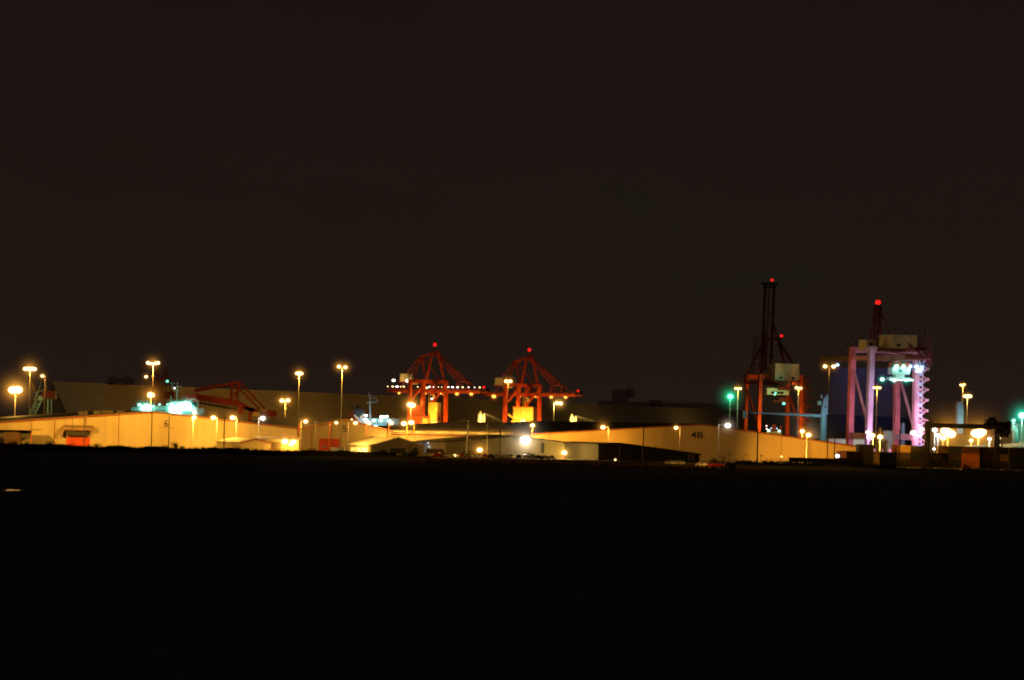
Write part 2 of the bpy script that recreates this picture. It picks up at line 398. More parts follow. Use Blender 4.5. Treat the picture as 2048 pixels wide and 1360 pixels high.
# red door with canopy
p0, p1 = P(133, 873, D6), P(180, 873, D6)
WB().box(((p0.x + p1.x) / 2, D6 - 0.08, p0.z / 2), (p1.x - p0.x, 0.16, p0.z)).build('door', M['reddoor'], s6)
cz = P(155, 851, D6).z
ca = WB(); xa, xb = P(129, 851, D6).x, P(187, 851, D6).x
ca.slab([(xa, D6 - 0.3, cz), (xb, D6 - 0.3, cz), (xb + 0.4, D6 - 2.5, cz - 0.7), (xa - 0.6, D6 - 2.5, cz - 0.7)], (0, 0, 0.15))
ca.slab([(xa - 0.6, D6 - 2.52, cz - 1.7), (xb + 0.4, D6 - 2.52, cz - 1.7), (xb + 0.4, D6 - 2.52, cz - 0.6), (xa - 0.6, D6 - 2.52, cz - 0.6)], (0, 0.12, 0))
ca.slab([(xa - 0.5, D6 - 2.45, cz - 0.6), (xa - 2.6, D6 - 2.45, cz - 3.9), (xa - 0.3, D6 - 2.45, cz - 3.9)], (0, 0.1, 0))
cv = ca.build('canopy', M['clad_dull'], s6)
cf = WB()
for x in (xa - 0.6, xb + 0.4): cf.beam((x, D6 - 2.6, cz - 1.75), (x, D6 - 2.6, cz - 0.5), 0.18)
cf.beam((xa - 0.6, D6 - 2.62, cz - 0.5), (xb + 0.4, D6 - 2.62, cz - 0.5), 0.18); cf.beam((xa - 0.6, D6 - 2.62, cz - 1.8), (xb + 0.4, D6 - 2.62, cz - 1.8), 0.18)
cf.beam((xa - 2.5, D6 - 2.4, 0), (xa - 2.5, D6 - 2.4, cz - 3.9), 0.14); cf.build('canopy_frame', M['trim'], cv)
WB().box(((p0.x + p1.x) / 2, D6 - 1.6, P(150, 871, D6).z + 1.1), (p1.x - p0.x, 0.2, 2.2)).build('canopy_curtain', M['clad_dark'], cv)
# roof vents along the rear edge of shed 6
for px, py, w in ((164, 824, 1.6), (172, 823, 1.0), (195, 822.5, 2.0), (216, 822, 3.0), (242, 822.5, 2.2)):
    q = P(px, py + 2.5, D6 + 40); WB().box((q.x, q.y, q.z), (w * 1.5, 2, 1.3)).build('roof_vent', M['roof'], r6)

# lean-to at far left
xA, xB = P(-60, 858, 1112).x, P(63, 858, 1112).x
lt = thing('loading_shelter', 'open loading shelter with dark interior at the left end of the warehouse', 'shelter', (xB - 6, 1112, 0))
zt = P(40, 858.5, 1112).z
WB().box(((xA + xB) / 2, 1124, zt - 0.15), (xB - xA, 26, 0.3)).build('roof', M['clad_dull'], lt)
WB().box(((xA + xB) / 2, 1113, zt - 1.7), (xB - xA - 0.1, 0.3, 2.75)).build('fascia', M['clad_dark'], lt)
WB().box((xB - 0.25, 1112.8, zt / 2 - 0.1), (0.4, 0.4, zt - 0.4)).build('post', M['trim'], lt)
for i in range(3):
    pass

# shed 5
A5 = (P(599, 857, D6).x, D6); B5 = (P(782, 862, D6).x, D6)
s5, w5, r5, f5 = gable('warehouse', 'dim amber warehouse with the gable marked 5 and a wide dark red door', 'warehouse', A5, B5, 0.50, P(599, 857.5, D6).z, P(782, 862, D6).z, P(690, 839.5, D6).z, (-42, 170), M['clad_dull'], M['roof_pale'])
text_part('5', 689.5, 858.5, 13.5, D6, s5, 0.04)
p0, p1 = P(638, 877, D6), P(679, 877, D6)
dr = WB().box(((p0.x + p1.x) / 2, D6 - 0.08, p0.z / 2), (p1.x - p0.x, 0.16, p0.z)).build('door', M['darkreddoor'], s5)
WB().box((p1.x + 0.5, D6 - 0.12, p0.z / 2 + 0.1), (0.4, 0.2, p0.z)).build('door_post', M['trim'], s5)
WB().box((P(648, 893, D6).x, D6 - 0.2, P(648, 893.5, D6).z), (1.9, 0.1, 0.5)).build('sign', M['cont_blue'], s5)
for px in (623, 662): pipe(s5, px, 852, D6, 'trim', 0.18)

# shed 4A, long side towards the camera
root = thing('warehouse', 'long cream warehouse with a low lit wall between gables 5 and 4B', 'warehouse', (P(900, 870, D6).x, D6 + 6, 0))
DA = D6 + 6
eL, eR = P(742, 866, DA), P(1066, 869.5, DA); eR.z = eL.z + 0.1
kL, k1, k2 = P(754, 854, DA + 62), P(905, 845.5, DA + 62), P(1005, 845.5, DA + 62)
k2.z = k1.z + 0.1
g0 = lambda v: Vector((v.x, v.y, 0))
w = WB(); w.add([g0(eL), g0(eR), eR, eL, g0(kL), kL, g0(k2), k2, g0(k1), k1], [(0, 1, 2, 3), (0, 3, 5, 4), (1, 6, 7, 2), (4, 5, 9, 8), (8, 9, 7, 6)])
w.build('wall', M['clad'], root)
up = Vector((0, 0, 0.08)); ro = WB(); o1 = Vector((-0.4, -0.5, -0.1)); o2 = Vector((0.3, -0.5, -0.1))
ro.slab([eL + o1 + up, eR + o2 + up, k2 + up, k1 + up, kL + up], (0, 0, 0.3)); ro.build('roof', M['roof_pale'], root)
tr = WB().beam(eL + Vector((0, -0.7, -0.25)), eR + Vector((0, -0.7, -0.25)), 0.12, 0.5); tr.build('fascia', M['trim'], root)
pipe(root, 742.5, 867, DA, 'trim', 0.25)
s4a = root
light('yel', (XG(765, DA - 11, 5), DA - 11, 5), 26); light('yel', (XG(820, DA - 11, 5), DA - 11, 5), 30); light('sod', (XG(870, DA - 10, 5), DA - 10, 5), 16)  # added fill lights wash the low wall; no fixtures
for px_, k_ in ((800, 16), (840, 16), (880, 16), (920, 13), (960, 9), (1000, 6)): light('sod', (XG(px_, DA + 6, 12), DA + 10, 11.8), k_)  # added fill lights brighten the roof from above

# shed 4B
A4 = (P(1066, 868, D6).x, D6); B4 = (P(1719, 894, D6).x, D6); xr = P(1405, 848.5, D6).x
s4, w4, r4, f4 = gable('warehouse', 'wide amber-lit warehouse with the gable marked 4B', 'warehouse', A4, B4, (xr - A4[0]) / (B4[0] - A4[0]), P(1066, 868, D6).z, P(1719, 894, D6).z, P(1405, 849, D6).z, (-62, 300), M['clad_amber'], M['roof_dark'])
text_part('4B', 1394, 871, 13.0, D6, s4, 0.06, 1.25)
for px, py in ((1100, 866), (1287, 854.5), (1515, 864), (1563, 870), (1622, 878.5)): pipe(s4, px, py, D6, 'trim', 0.16)

# low white-lit warehouse in front of 4A
DW = 1100.0
sw, ww, rw, fw = gable('warehouse', 'low pale warehouse with a white wall lamp on its gable and small doors', 'warehouse', (P(892, 884, DW).x, DW), (P(1196, 893, DW).x, DW), 0.46, P(892, 884.5, DW).z, P(1196, 893.5, DW).z, P(1035, 873, DW).z, (-11, 26), M['clad_low'], M['roof_dark'], trim=None)
for pxa, pxb, pyt, mm in ((1140, 1152, 910, 'yellow'), (1152.5, 1164.5, 909, 'clad_dark'), (1168, 1181, 911.5, 'yellow'), (925, 949, 901.5, 'clad_dark')):
    a, b_ = P(pxa, pyt, DW), P(pxb, pyt, DW)
    WB().box(((a.x + b_.x) / 2, DW - 0.08, a.z / 2), (b_.x - a.x, 0.16, a.z)).build('door', M[mm], sw)
WB().box((P(1086, 896, DW).x, DW - 0.3, P(1086, 896, DW).z), (1.0, 0.5, 3.7)).build('vent_duct', M['clad_dark'], sw)
WB().box((P(1193.5, 905, DW).x, DW - 0.15, 2.6), (0.35, 0.3, 5.2)).build('downpipe', M['white'], sw)

# dark warehouse
DB = 1085.0
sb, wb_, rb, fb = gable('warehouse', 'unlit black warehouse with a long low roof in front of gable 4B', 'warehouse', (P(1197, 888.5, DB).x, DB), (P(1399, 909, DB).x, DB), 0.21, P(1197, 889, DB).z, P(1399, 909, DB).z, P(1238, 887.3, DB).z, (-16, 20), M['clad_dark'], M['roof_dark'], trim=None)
for px, py, hh in ((1278, 893, 1.4), (1283, 893.5, 1.2), (1311, 892, 2.6), (1238, 886, 1.6), (1292, 895, 0.8)):
    a = P(px, py, DB + 4); WB().cyl((a.x, DB + 4, a.z - hh), (a.x, DB + 4, a.z), 0.16, None, 8).build('flue', M['black'], sb)
for px in (1379, 1386): 
    a = P(px, 914, DB); WB().box((a.x, DB - 0.06, a.z), (0.7, 0.1, 2.2)).build('window', M['clad_dull'], sb)

# small gabled store with dark door (rotated)
def rot_gable(name, label, pxc, d, ang, wid, dep, ze, zr, wall, roof, trim=None):
    x = XG(pxc, d, 3); u = Vector((math.cos(ang), math.sin(ang))); v = Vector((-math.sin(ang), math.cos(ang)))
    B = (x + u.x * wid, d + u.y * wid)
    return gable(name, label, 'small warehouse', (x, d), B, 0.5, ze, ze, zr, (v.x * dep, v.y * dep), M[wall], M[roof], trim=trim, over=0.3)
sg = rot_gable('store_shed', 'small gabled store with a dark doorway and a brightly lit pale side wall', 744, 1063, R(40), 23.3, 15.5, 3.7, 6.4, 'clad_dull', 'roof_pale')[0]
ua = R(40); 
def on_face(root_x, d, ang, s_, z, off): 
    return (root_x + math.cos(ang) * s_ + math.sin(ang) * off, d + math.sin(ang) * s_ - math.cos(ang) * off, z)
xg = XG(744, 1063, 3)
WB().box(on_face(xg, 1063, ua, 11.6, 1.4, 0.06), (6.6, 0.12, 2.8), ua).build('door', M['black'], sg)
for k in range(3):
    q = (xg - math.sin(ua) * (4 + 3.6 * k) - 0.06 * math.cos(ua), 1063 + math.cos(ua) * (4 + 3.6 * k) - 0.06 * math.sin(ua), 1.4)
    WB().box(q, (0.1, 2.9, 2.7), ua).build('shutter', M['white'], sg)
# pale cabin with the bluish lamp
DC = 1118.0
a, b_ = P(826, 882.5, DC), P(893, 882.5, DC)
cb = thing('office_block', 'flat pale office block with a bluish lamp on its front', 'office block', ((a.x + b_.x) / 2, DC, 0))
WB().box(((a.x + b_.x) / 2, DC + 5, (a.z - 0.3) / 2), (b_.x - a.x, 10, a.z - 0.3)).build('wall', M['clad_grey'], cb)
WB().box(((a.x + b_.x) / 2, DC + 5, a.z - 0.14), (b_.x - a.x + 0.5, 10.5, 0.28)).build('roof', M['clad_dull'], cb)
for px in (846, 868): pipe(cb, px, 884, DC, 'black', 0.16)
a = P(872, 898, DC); WB().box((a.x, DC - 0.05, a.z - 0.6), (1.3, 0.1, 1.2)).build('window', M['black'], cb)
# two small buildings in front of warehouse 6
s1 = rot_gable('store_shed', 'bright yellow-lit gabled store with a long pale roof in front of warehouse 6', 480, 1098, R(32), 12.6, 19, 3.2, 4.7, 'clad', 'roof_pale', 'trim')[0]
DD = 1106
a, b_ = P(504, 877, DD), P(597, 877, DD)
s2 = thing('store_shed', 'flat roofed store with a lit louvred front and two glaring lamps', 'small warehouse', ((a.x + b_.x) / 2, DD, 0))
WB().box(((a.x + b_.x) / 2, DD + 8, 2.35), (b_.x - a.x, 14, 4.7)).build('wall', M['clad'], s2)
WB().slab([(a.x - 0.3, DD + 0.2, 4.72), (b_.x + 0.3, DD + 0.2, 4.72), (b_.x + 0.3, DD + 15.5, 5.4), (a.x - 0.3, DD + 15.5, 5.4)], (0, 0, 0.25)).build('roof', M['roof_pale'], s2)
lv = WB()
for k in range(16):
    x = P(538 + k * 1.6, 890, DD).x; lv.box((x, DD + 0.9, 2.0), (0.14, 0.12, 3.6))
lv.build('louvre', M['clad_dull'], s2)
a, b_ = P(566, 890, DD), P(594, 890, DD)
gt = WB()
for k in range(4): gt.box(((a.x + b_.x) / 2, DD + 0.85, 0.5 + k * 0.75), (b_.x - a.x, 0.14, 0.22))
gt.build('door', M['yellow'], s2)

# huge bulk store behind
def dstore(px): return 33.0 * F / (64 - (px - 105) * 25 / 1335.0)
sA, sB = dstore(105), dstore(1900)
HS = 45.0
a = Vector((XG(105, sA, 45), sA, 0)); b_ = Vector((XG(1900, sB, 45), sB, 0)); u = (b_ - a).normalized(); v = Vector((u.y, -u.x, 0))
st = thing('bulk_store', 'enormous dim A-frame bulk store running behind all the warehouses', 'warehouse', tuple(a))
hw = 26.0; top = Vector((0, 0, HS)); 
WB().add([a - v * hw, a + v * hw, a + top], [(0, 1, 2)]).build('wall', M['store'], st); WB().add([b_ - v * hw, b_ + v * hw, b_ + top], [(0, 2, 1)]).build('wall', M['store'], st)
w = WB(); w.add([a + v * hw, b_ + v * hw, b_ + top, a + top, a - v * hw, b_ - v * hw], [(0, 1, 2, 3), (3, 2, 5, 4)]); w.build('roof', M['store'], st)
w = WB(); w.beam(a + v * (hw + 0.5) - u * 0.8, a + top + Vector((0, 0, .5)) - u * 0.8, 1.6, 1.6); w.beam(a + top - u * 0.8 + Vector((0, 0, .5)), b_ + top + Vector((0, 0, .5)), 1.2, 1.0)
w.build('verge_trim', M['store'], st)
WB().box(a + u * 130 + top + Vector((0, 0, 1.2)), (30, 8, 2.0), math.atan2(u.y, u.x)).build('roof_vent', M['black'], st)
# quay lamps out of sight at the foot of the store light its slope
for px, kw, k in ((60, 45, 'yel'), (200, 46, 'sod'), (340, 16, 'cyn'), (420, 50, 'sod'), (560, 120, 'sod'), (680, 170, 'sod'), (800, 130, 'sod'), (960, 80, 'sod'), (1130, 60, 'sod'), (1300, 45, 'yel'), (1480, 45, 'yel'), (1700, 60, 'wht')):
    dd = dstore(max(px, 60)) - 330; light(k, (XG(px, dd, 10), dd, 9), kw * 5.6, None)

# ============================================================ LAMPS
G1 = None
lamp(60, 738, 1500, 'sod', 4.2, 30, 90, 'wide-headed bright mast standing behind the left warehouse roof', 'mast', ((-9, 0), (-4.5, .5), (0, 0), (4.5, .5), (9, 0)), name='floodlight_mast', cat='floodlight mast')
lamp(31, 780, 1400, 'sod', 8.5, 52, 150, 'dazzling starlike floodlight nearest the left edge of the photo', 'mast', ((-5, 0), (5, .5)), name='floodlight_mast', cat='floodlight mast')
lamp(85, 752, 1500, 'sod', 3, 12, 8, 'thin lamp with a small pale head beside the left dock crane', arm=-5)
lamp(306.5, 726, 1095, 'sod', 4.0, 22, 1100, 'tallest mast with a T-shaped bright head in front of warehouse 6', 'mast', ((-9.5, 0), (-5, -.4), (0, -.6), (4, 0), (9, .3)), name='floodlight_mast', cat='floodlight mast', spot=120, aim=(-0.45, 0.75, -0.5), pole='dkpole')
lamp(-70, 726, 1080, 'sod', 4.0, 0, 1500, 'unseen floodlight mast added beyond the left edge', 'mast', ((-9, 0), (0, -.6), (9, .3)), name='floodlight_mast', cat='floodlight mast', spot=150, aim=(0.35, 0.75, -0.5))  # mast added out of view to wash the left wall
lamp(302, 790, 1480, 'sod', 6.5, 34, 60, 'bright lamp glaring midway up behind the tallest mast')
lamp(292.4, 753.5, 1600, 'sod', 2.8, 10, 0, 'small lone light left of the tallest mast above the roof', pole='dkpole')
lamp(388.5, 835, 1122, 'sod', 4.2, 22, 60, 'lamp over the right roof slope of warehouse 6, first right of the number', arm=2)
lamp(427, 835.5, 1122, 'sod', 4.6, 22, 60, 'lamp with its bulb left of its pole, middle of three over warehouse 6', arm=-7)
lamp(465.5, 835.5, 1122, 'sod', 4.8, 24, 70, 'lamp at the lower slope of warehouse 6, just right of the dark pole', arm=-8)
lamp(525.7, 836.5, 1122, 'wht', 4.2, 14, 4, 'whitish lamp below the red counterweight of the unloader', arm=8)
lamp(571, 801, 1500, 'sod', 4.0, 24, 90, 'short twin lamp left of the tall twin mast, above the valley roof', heads=((-7, -.5), (5, 0.5)))
lamp(598.5, 747, 1380, 'sod', 3.6, 20, 140, 'tall mast with two joined bulbs rising from behind the valley roof', 'mast', ((-4, 0), (0, 0.4), (4, 0)), name='floodlight_mast', cat='floodlight mast')
lamp(684.5, 734, 1095, 'sod', 3.4, 22, 110, 'tall twin mast with separate bulbs left of number 5', heads=((-6.3, 0.5), (6.3, -.6)), name='floodlight_mast', cat='floodlight mast', spot=150, aim=(-0.1, 0.7, -0.6))
light('sod', (XG(684.5, 1095, 30), 1093, 30.5), 900, None, 75, (0.42, -0.75, -0.33)); light('sod', (XG(1658.5, 1085, 30), 1083, 30.5), 800, None, 75, (-0.42, -0.75, -0.33))
lamp(611.5, 843, 1126, 'sod', 3.8, 20, 13, 'lamp at the junction of warehouses 6 and 5', arm=9.5)
lamp(672.7, 845.5, 1130, 'yel', 3.0, 9, 4, 'small round lamp hanging left of the number 5 on an orange post', arm=13, pole='rustpole')
lamp(711, 846, 1126, 'sod', 3.6, 12, 5, 'lamp in front of the dark ship funnel, right of number 5', arm=14.5)
lamp(738, 846.5, 1135, 'sod', 3.6, 12, 8, 'lamp on an orange post below the ship mast', arm=5, pole='rustpole')
lamp(783, 846, 1135, 'sod', 3.6, 14, 12, 'lamp on an orange post below the right end of the ship bridge', arm=5, pole='rustpole')
lamp(822, 810.5, 1650, 'sod', 5.5, 34, 60, 'very bright lamp beside the left leg of the left gantry crane', heads=((-2, 1), (3, 0)))
for px, py, l_, lab in ((808, 847, 5.0, 'left bulb of the bright cluster above the long low wall'), (822.5, 845, 5.0, 'middle bulb of the bright cluster above the long low wall')):
    lamp(px, py, 1136, 'sod', l_, 22, 42, lab, arm=-6, pole='rustpole')
lamp(1065, 851, 1138, 'yel', 4.0, 15, 60, 'round yellow lamp on an orange post below the right gantry crane', pole='rustpole')
lamp(1016.5, 762.5, 1800, 'sod', 3.4, 16, 25, 'twin lamp standing before the left leg of the right gantry crane', heads=((-4, 0), (4, 0)))
lamp(1108, 806.5, 2300, 'yel', 3.6, 22, 120, 'lamp pair with double pole below the outer end of the right crane boom', heads=((5.5, 0.4), (13.2, 0)))
lamp(1206, 854.5, 1118, 'sod', 4.2, 20, 45, 'lamp left of its bright pole above the black warehouse', arm=-11)
lamp(1352, 855.5, 1118, 'sod', 3.6, 12, 7, 'orange lamp left of its glowing pole beside gallery number 4B', arm=-8)
lamp(1455.5, 851, 1118, 'wht', 5.0, 20, 2, 'white starry lamp on the right slope of warehouse 4B', arm=18)
lamp(1460.5, 793, 1500, 'grn', 5.2, 28, 14, 'green starry lamp left of the dark crane with the upright boom', name='signal_lamp', cat='signal lamp')
lamp(1476, 777, 1500, 'sod', 2.6, 14, 40, 'wide-topped orange mast right beside the green lamp', 'mast', ((-4.5, 0), (0, 0), (4.5, 0)), name='floodlight_mast', cat='floodlight mast')
lamp(1597, 776, 1500, 'sod', 2.8, 12, 40, 'twin orange lamp before the right legs of the dark crane', heads=((-4, 0.4), (4, -.6)))
lamp(1604.5, 862.5, 1260, 'sod', 4.2, 18, 60, 'lamp just above the roof edge, upper left of a close pair')
lamp(1617, 870, 1120, 'sod', 4.5, 24, 18, 'lamp on a glowing pole, lower right of a close pair', arm=3.5)
lamp(1658.5, 733, 1085, 'sod', 3.6, 16, 30, 'tallest twin mast left of the pink crane', heads=((-8.5, 0), (8.5, 0)), name='floodlight_mast', cat='floodlight mast', pole='dkpole', spot=150, aim=(-.2, 0.75, -0.5))
lamp(1754, 775.5, 1130, 'sod', 2.6, 10, 25, 'broad-headed orange mast between the legs of the pink crane', 'mast', ((-5.5, 0), (0, 0.4), (5.5, 0)), name='floodlight_mast', cat='floodlight mast')
lamp(1745.5, 871, 1150, 'yel', 4.2, 14, 60, 'yellow lamp of the low pair below the pink crane', pole='steel')
lamp(1760, 874, 1150, 'sod', 5.0, 16, 70, 'orange oval lamp of the low pair below the pink crane', pole='steel')
lamp(1674.6, 912, 1100, 'wht', 3.6, 8, 6, 'low white lamp at the right corner of warehouse 4B', pole='dkpole')
lamp(1935, 792.5, 1300, 'yel', 3.6, 12, 45, 'yellow trumpet-shaped mast above the dark yard gantry', 'mast', ((-5, 0), (0, 0.6), (5, 0)), name='floodlight_mast', cat='floodlight mast')
lamp(1925.5, 770, 1450, 'sod', 2.2, 10, 40, 'curved-topped mast behind the yellow trumpet-shaped one', 'mast', ((-4, 0), (0, -.4), (3, 1)), name='floodlight_mast', cat='floodlight mast')
lamp(1895.5, 865, 1250, 'sod', 9.0, 60, 120, 'glaring orange starburst lamp under the yard gantry, left one', name='floodlight', cat='floodlight', heads=((0, 0), (6, -3), (-5, 3)))
lamp(1957, 868, 1250, 'sod', 9.5, 60, 120, 'glaring orange starburst lamp under the yard gantry, right one', name='floodlight', cat='floodlight', heads=((0, 0), (5, 4), (-5, 1)))
lamp(1869.5, 860, 1200, 'wht', 4.4, 12, 15, 'white lamp by the left leg of the yard gantry', name='floodlight', cat='floodlight')
lamp(1876, 871, 1200, 'blu', 4.4, 12, 10, 'bluish lamp low beside the left glaring starburst', name='floodlight', cat='floodlight')
lamp(1886, 876, 1220, 'sod', 5.5, 16, 20, 'lower lamp merging into the left glaring starburst', name='floodlight', cat='floodlight')
lamp(1942, 881, 1200, 'yel', 3.8, 9, 10, 'small yellow lamp low between the glaring starbursts', name='floodlight', cat='floodlight')
lamp(1979, 878, 1200, 'wht', 3.2, 9, 8, 'pale lamp low right of the right starburst', name='floodlight', cat='floodlight')
lamp(1998, 876.5, 1200, 'yel', 2.8, 8, 6, 'yellow lamp seen between the right gantry legs, upper', name='floodlight', cat='floodlight')
lamp(1997.5, 890, 1200, 'yel', 3.0, 8, 6, 'dull yellow lamp seen between the right gantry legs, lower', name='floodlight', cat='floodlight')
lamp(2044, 831, 1200, 'cyn', 6.5, 34, 30, 'large green-white lamp at the right edge of the photo', name='floodlight', cat='floodlight')
lamp(2027, 841.5, 1200, 'cyn', 2.8, 12, 6, 'small green-white lamp beside the large one at the right edge', name='floodlight', cat='floodlight')
# lamps on buildings
def wall_lamp(px, py, d, kind, lens, halo, kw, label, post=False, name='wall_lamp', dy=0.0):
    p = P(px, py, d); s = d / F
    r = thing(name, label, 'wall lamp' if not post else 'floodlight', (p.x, d, 0 if post else p.z))
    z = p.z if post else 0
    if post: MB().cyl((0, 0, 0), (0, 0, z - 0.3), 0.14, 0.11, 8).build('pole', M['reddoor'], r); MB().box((0, 0, z - 0.9), (1.6, .5, .5)).build('bracket', M['reddoor'], r)
    else: MB().box((0, 0.5, 0.1), (0.35, 1.2, 0.3)).build('bracket', M['steel'], r)
    bulb(r, kind, (0, -0.2, z), lens * s, halo * s)
    light(kind, (0, 1.6, z + .2) if post else (0, -1.2, z - 1.5), kw, r)
    if post: light(kind, (0, -1.4, z + .4), kw * .25, r)
    return r
wall_lamp(1050.5, 880, DW - 1.2, 'wht', 9.0, 50, 4, 'brilliant white star lamp high on the low pale warehouse')
wall_lamp(959.5, 900, 1080, 'sod', 5.0, 30, 8, 'low orange floodlight near the leaning white pole', True, 'floodlight')
wall_lamp(1128.5, 905.5, 1085, 'yel', 5.0, 28, 90, 'low orange floodlight in front of the lit small doors', True, 'floodlight')
wall_lamp(858.5, 886, DC - 1.2, 'blu', 2.6, 7, 1.2, 'small bluish lamp on the pale office block')
wall_lamp(570, 883, DD - 1.5, 'sod', 5.8, 26, 16, 'left glaring lamp on the louvred store')
wall_lamp(587, 884, DD - 1.5, 'sod', 5.4, 26, 16, 'right glaring lamp on the louvred store')
wall_lamp(582, 889, DD - 1.7, 'sod', 4.0, 10, 6, 'lowest lamp between the glaring pair on the louvred store')
# floodlights hidden low in the yard that wash the walls (they stand behind the bank, on short posts)
def yard_flood(px, d, z, kind, kw, label, aim=(0, 1, 0.12), spot=110):
    x = XG(px, d, z)
    r = thing('floodlight', label, 'floodlight', (x, d, 0)); MB().cyl((0, 0, 0), (0, 0, z), 0.08, None, 8).build('pole', M['dkpole'], r)
    MB().box((0, 0, z + 0.1), (0.5, 0.3, 0.4)).build('lamp_head', M['dkpole'], r)
    light(kind, (0, 0.5, z + 0.1), kw, r, spot, aim)
yard_flood(708, 1062, 1.2, 'yel', 60, 'small low floodlight aimed at the lit side wall of the gabled store', (0.5, 1, 0.1))
light('yel', (XG(712, 1066, 7), 1066, 7.6), 16)  # added fill light over the store roof, without a fixture
yard_flood(1612, 1110, 1.5, 'sod', 330, 'small low floodlight aimed at the right half of warehouse 4B', (0.12, 1, -0.02), 92)
yard_flood(505, 1082, 1.5, 'sod', 40, 'small low floodlight aimed at the yellow gabled store', (0, 1, 0.05))
yard_flood(30, 1080, 1.4, 'sod', 3, 'small low floodlight aimed into the loading shelter', (-0.2, 1, 0.05))
light('sod', (P(1130, 868, D6).x, D6 - 12, 8.5), 60); light('sod', (P(1225, 872, D6).x, D6 - 9, 7.5), 22)  # added fill lights for the left part of the wall
for px, dd, kw in ((1350, 988, 5), (1415, 956, 5), (880, 1052, 4), (925, 1060, 4), (990, 1054, 3.5), (1060, 1056, 2.5), (1345, 1050, 4.5), (1418, 1048, 4.5), (1500, 1050, 2.5), (655, 1062, 3), (1610, 1052, 2)): light('sod', (XG(px, dd, 4), dd - 3, 4.5), kw)  # added fill lights brighten the ground and parked cars
# unlit poles and lamps
def dark_pole(px, py, d, label, arms=(), heads='dkpole', mat='dkpole', r=0.14, nm='lamp_post', cat='lamp post', grp=None):
    p = P(px, py, d); t = thing(nm, label, cat, (p.x, d, 0), 0, grp)
    MB().cyl((0, 0, 0), (0, 0, p.z), r * 1.4, r, 8).build('pole', M[mat], t); s = d / F
    for ax, az in arms:
        MB().beam((0, 0, p.z - 0.1), (ax * s, 0, p.z + az * s), 0.12).build('arm', M[mat], t)
        MB().box((ax * s, 0, p.z + az * s), (1.2, 0.45, 0.25)).build('lamp_head', M[heads], t)
    return t
dark_pole(338.5, 833, 1105, 'unlit lamp post with one arm beside the number 6', ((10, 3),))
dark_pole(449, 834, 1100, 'plain dark pole between two lamps on warehouse 6', r=0.2)
dark_pole(145, 836, 1112, 'thin dark pole over the left part of the red door canopy', r=0.09)
dark_pole(169, 826, 1112, 'thin dark pole crossing the red door canopy')
dark_pole(631.5, 842, 1120, 'post with an unlit head left of the dark red door', ((8, 3),), mat='steel')
dark_pole(597.8, 846, 1125, 'orange post at the valley between warehouses 6 and 5', mat='rustpole')
dark_pole(775, 846, 1075, 'black pole in front of the gabled store roof')
dark_pole(1001, 844, 1080, 'black pole right of the low orange floodlight')
dark_pole(975, 847, 1085, 'thin pale pole beside the low orange floodlight', mat='steel', r=0.1)
dark_pole(1240, 884, 1080, 'short post on the left of the black warehouse', r=0.1)
dark_pole(1287, 856, 1080, 'thin dark post in front of the black warehouse', r=0.12)
dark_pole(1516, 858, 1080, 'black post with two unlit heads before the lit half of warehouse 4B', ((-8, 2), (9, 1)), r=0.18)
dark_pole(1670, 861.5, 1080, 'black post with one unlit arm right of the tallest twin mast', ((9, 3),), r=0.16)
dark_pole(1800, 862, 1080, 'black post with one unlit arm below the pink crane', ((-6, 2),), r=0.14)
for px, py, ax in ((1459, 907, 0), (1487.5, 909, 4), (1522, 911, 1)):
    dark_pole(px, py, 1075, {1459: 'small low post with a square head near the bare shrub', 1487.5: 'small low post with a long double head', 1522: 'small low post with a square head right of the double-armed post'}[px], ((ax, 0),), r=0.07)
# leaning white camera pole
a0, a1 = P(935, 844, 1075), P(932, 917, 1072)
cp = thing('camera_pole', 'leaning white pole with camera boxes above the parked cars', 'camera pole', (a1.x, 1072, 0))
WB().cyl((a1.x, 1072, 0), (a0.x + 0.3, 1075, a0.z - 0.4), 0.26, 0.2, 10).build('pole', M['white'], cp)
for py, dx in ((842, 0.0), (879, .5), (893, .3)): 
    q = P(935 + dx * 2, py, 1073); WB().box((q.x + dx + .2, q.y, q.z), (0.7, 0.6, 0.6)).build('camera_box', M['steel'], cp)
light('yel', (a0.x - 0.5, 1068, a0.z - 2), 2.2)
# small ground lights
for px, py in ((672.5, 912.5), (1230.5, 919.5), (910.3, 911), (1563, 913)):
    lab = {672.5: 'small round ground light on the dark bank below number 5', 1230.5: 'small ground light in front of the black warehouse', 910.3: 'small white-yellow light above the parked cars left of the leaning pole', 1563: 'pale low light in front of the brightest part of warehouse 4B'}[px]
    d = 1062; p = P(px, py, d); r = thing('bollard_light', lab, 'bollard light', (p.x, d, 0))
    MB().cyl((0, 0, 0), (0, 0, max(p.z, 0.4) - 0.1), 0.07, None, 8).build('post', M['steel'], r); bulb(r, 'yel', (0, -0.1, max(p.z, 0.45)), 0.32 if px != 1563 else 0.25, 0.9)

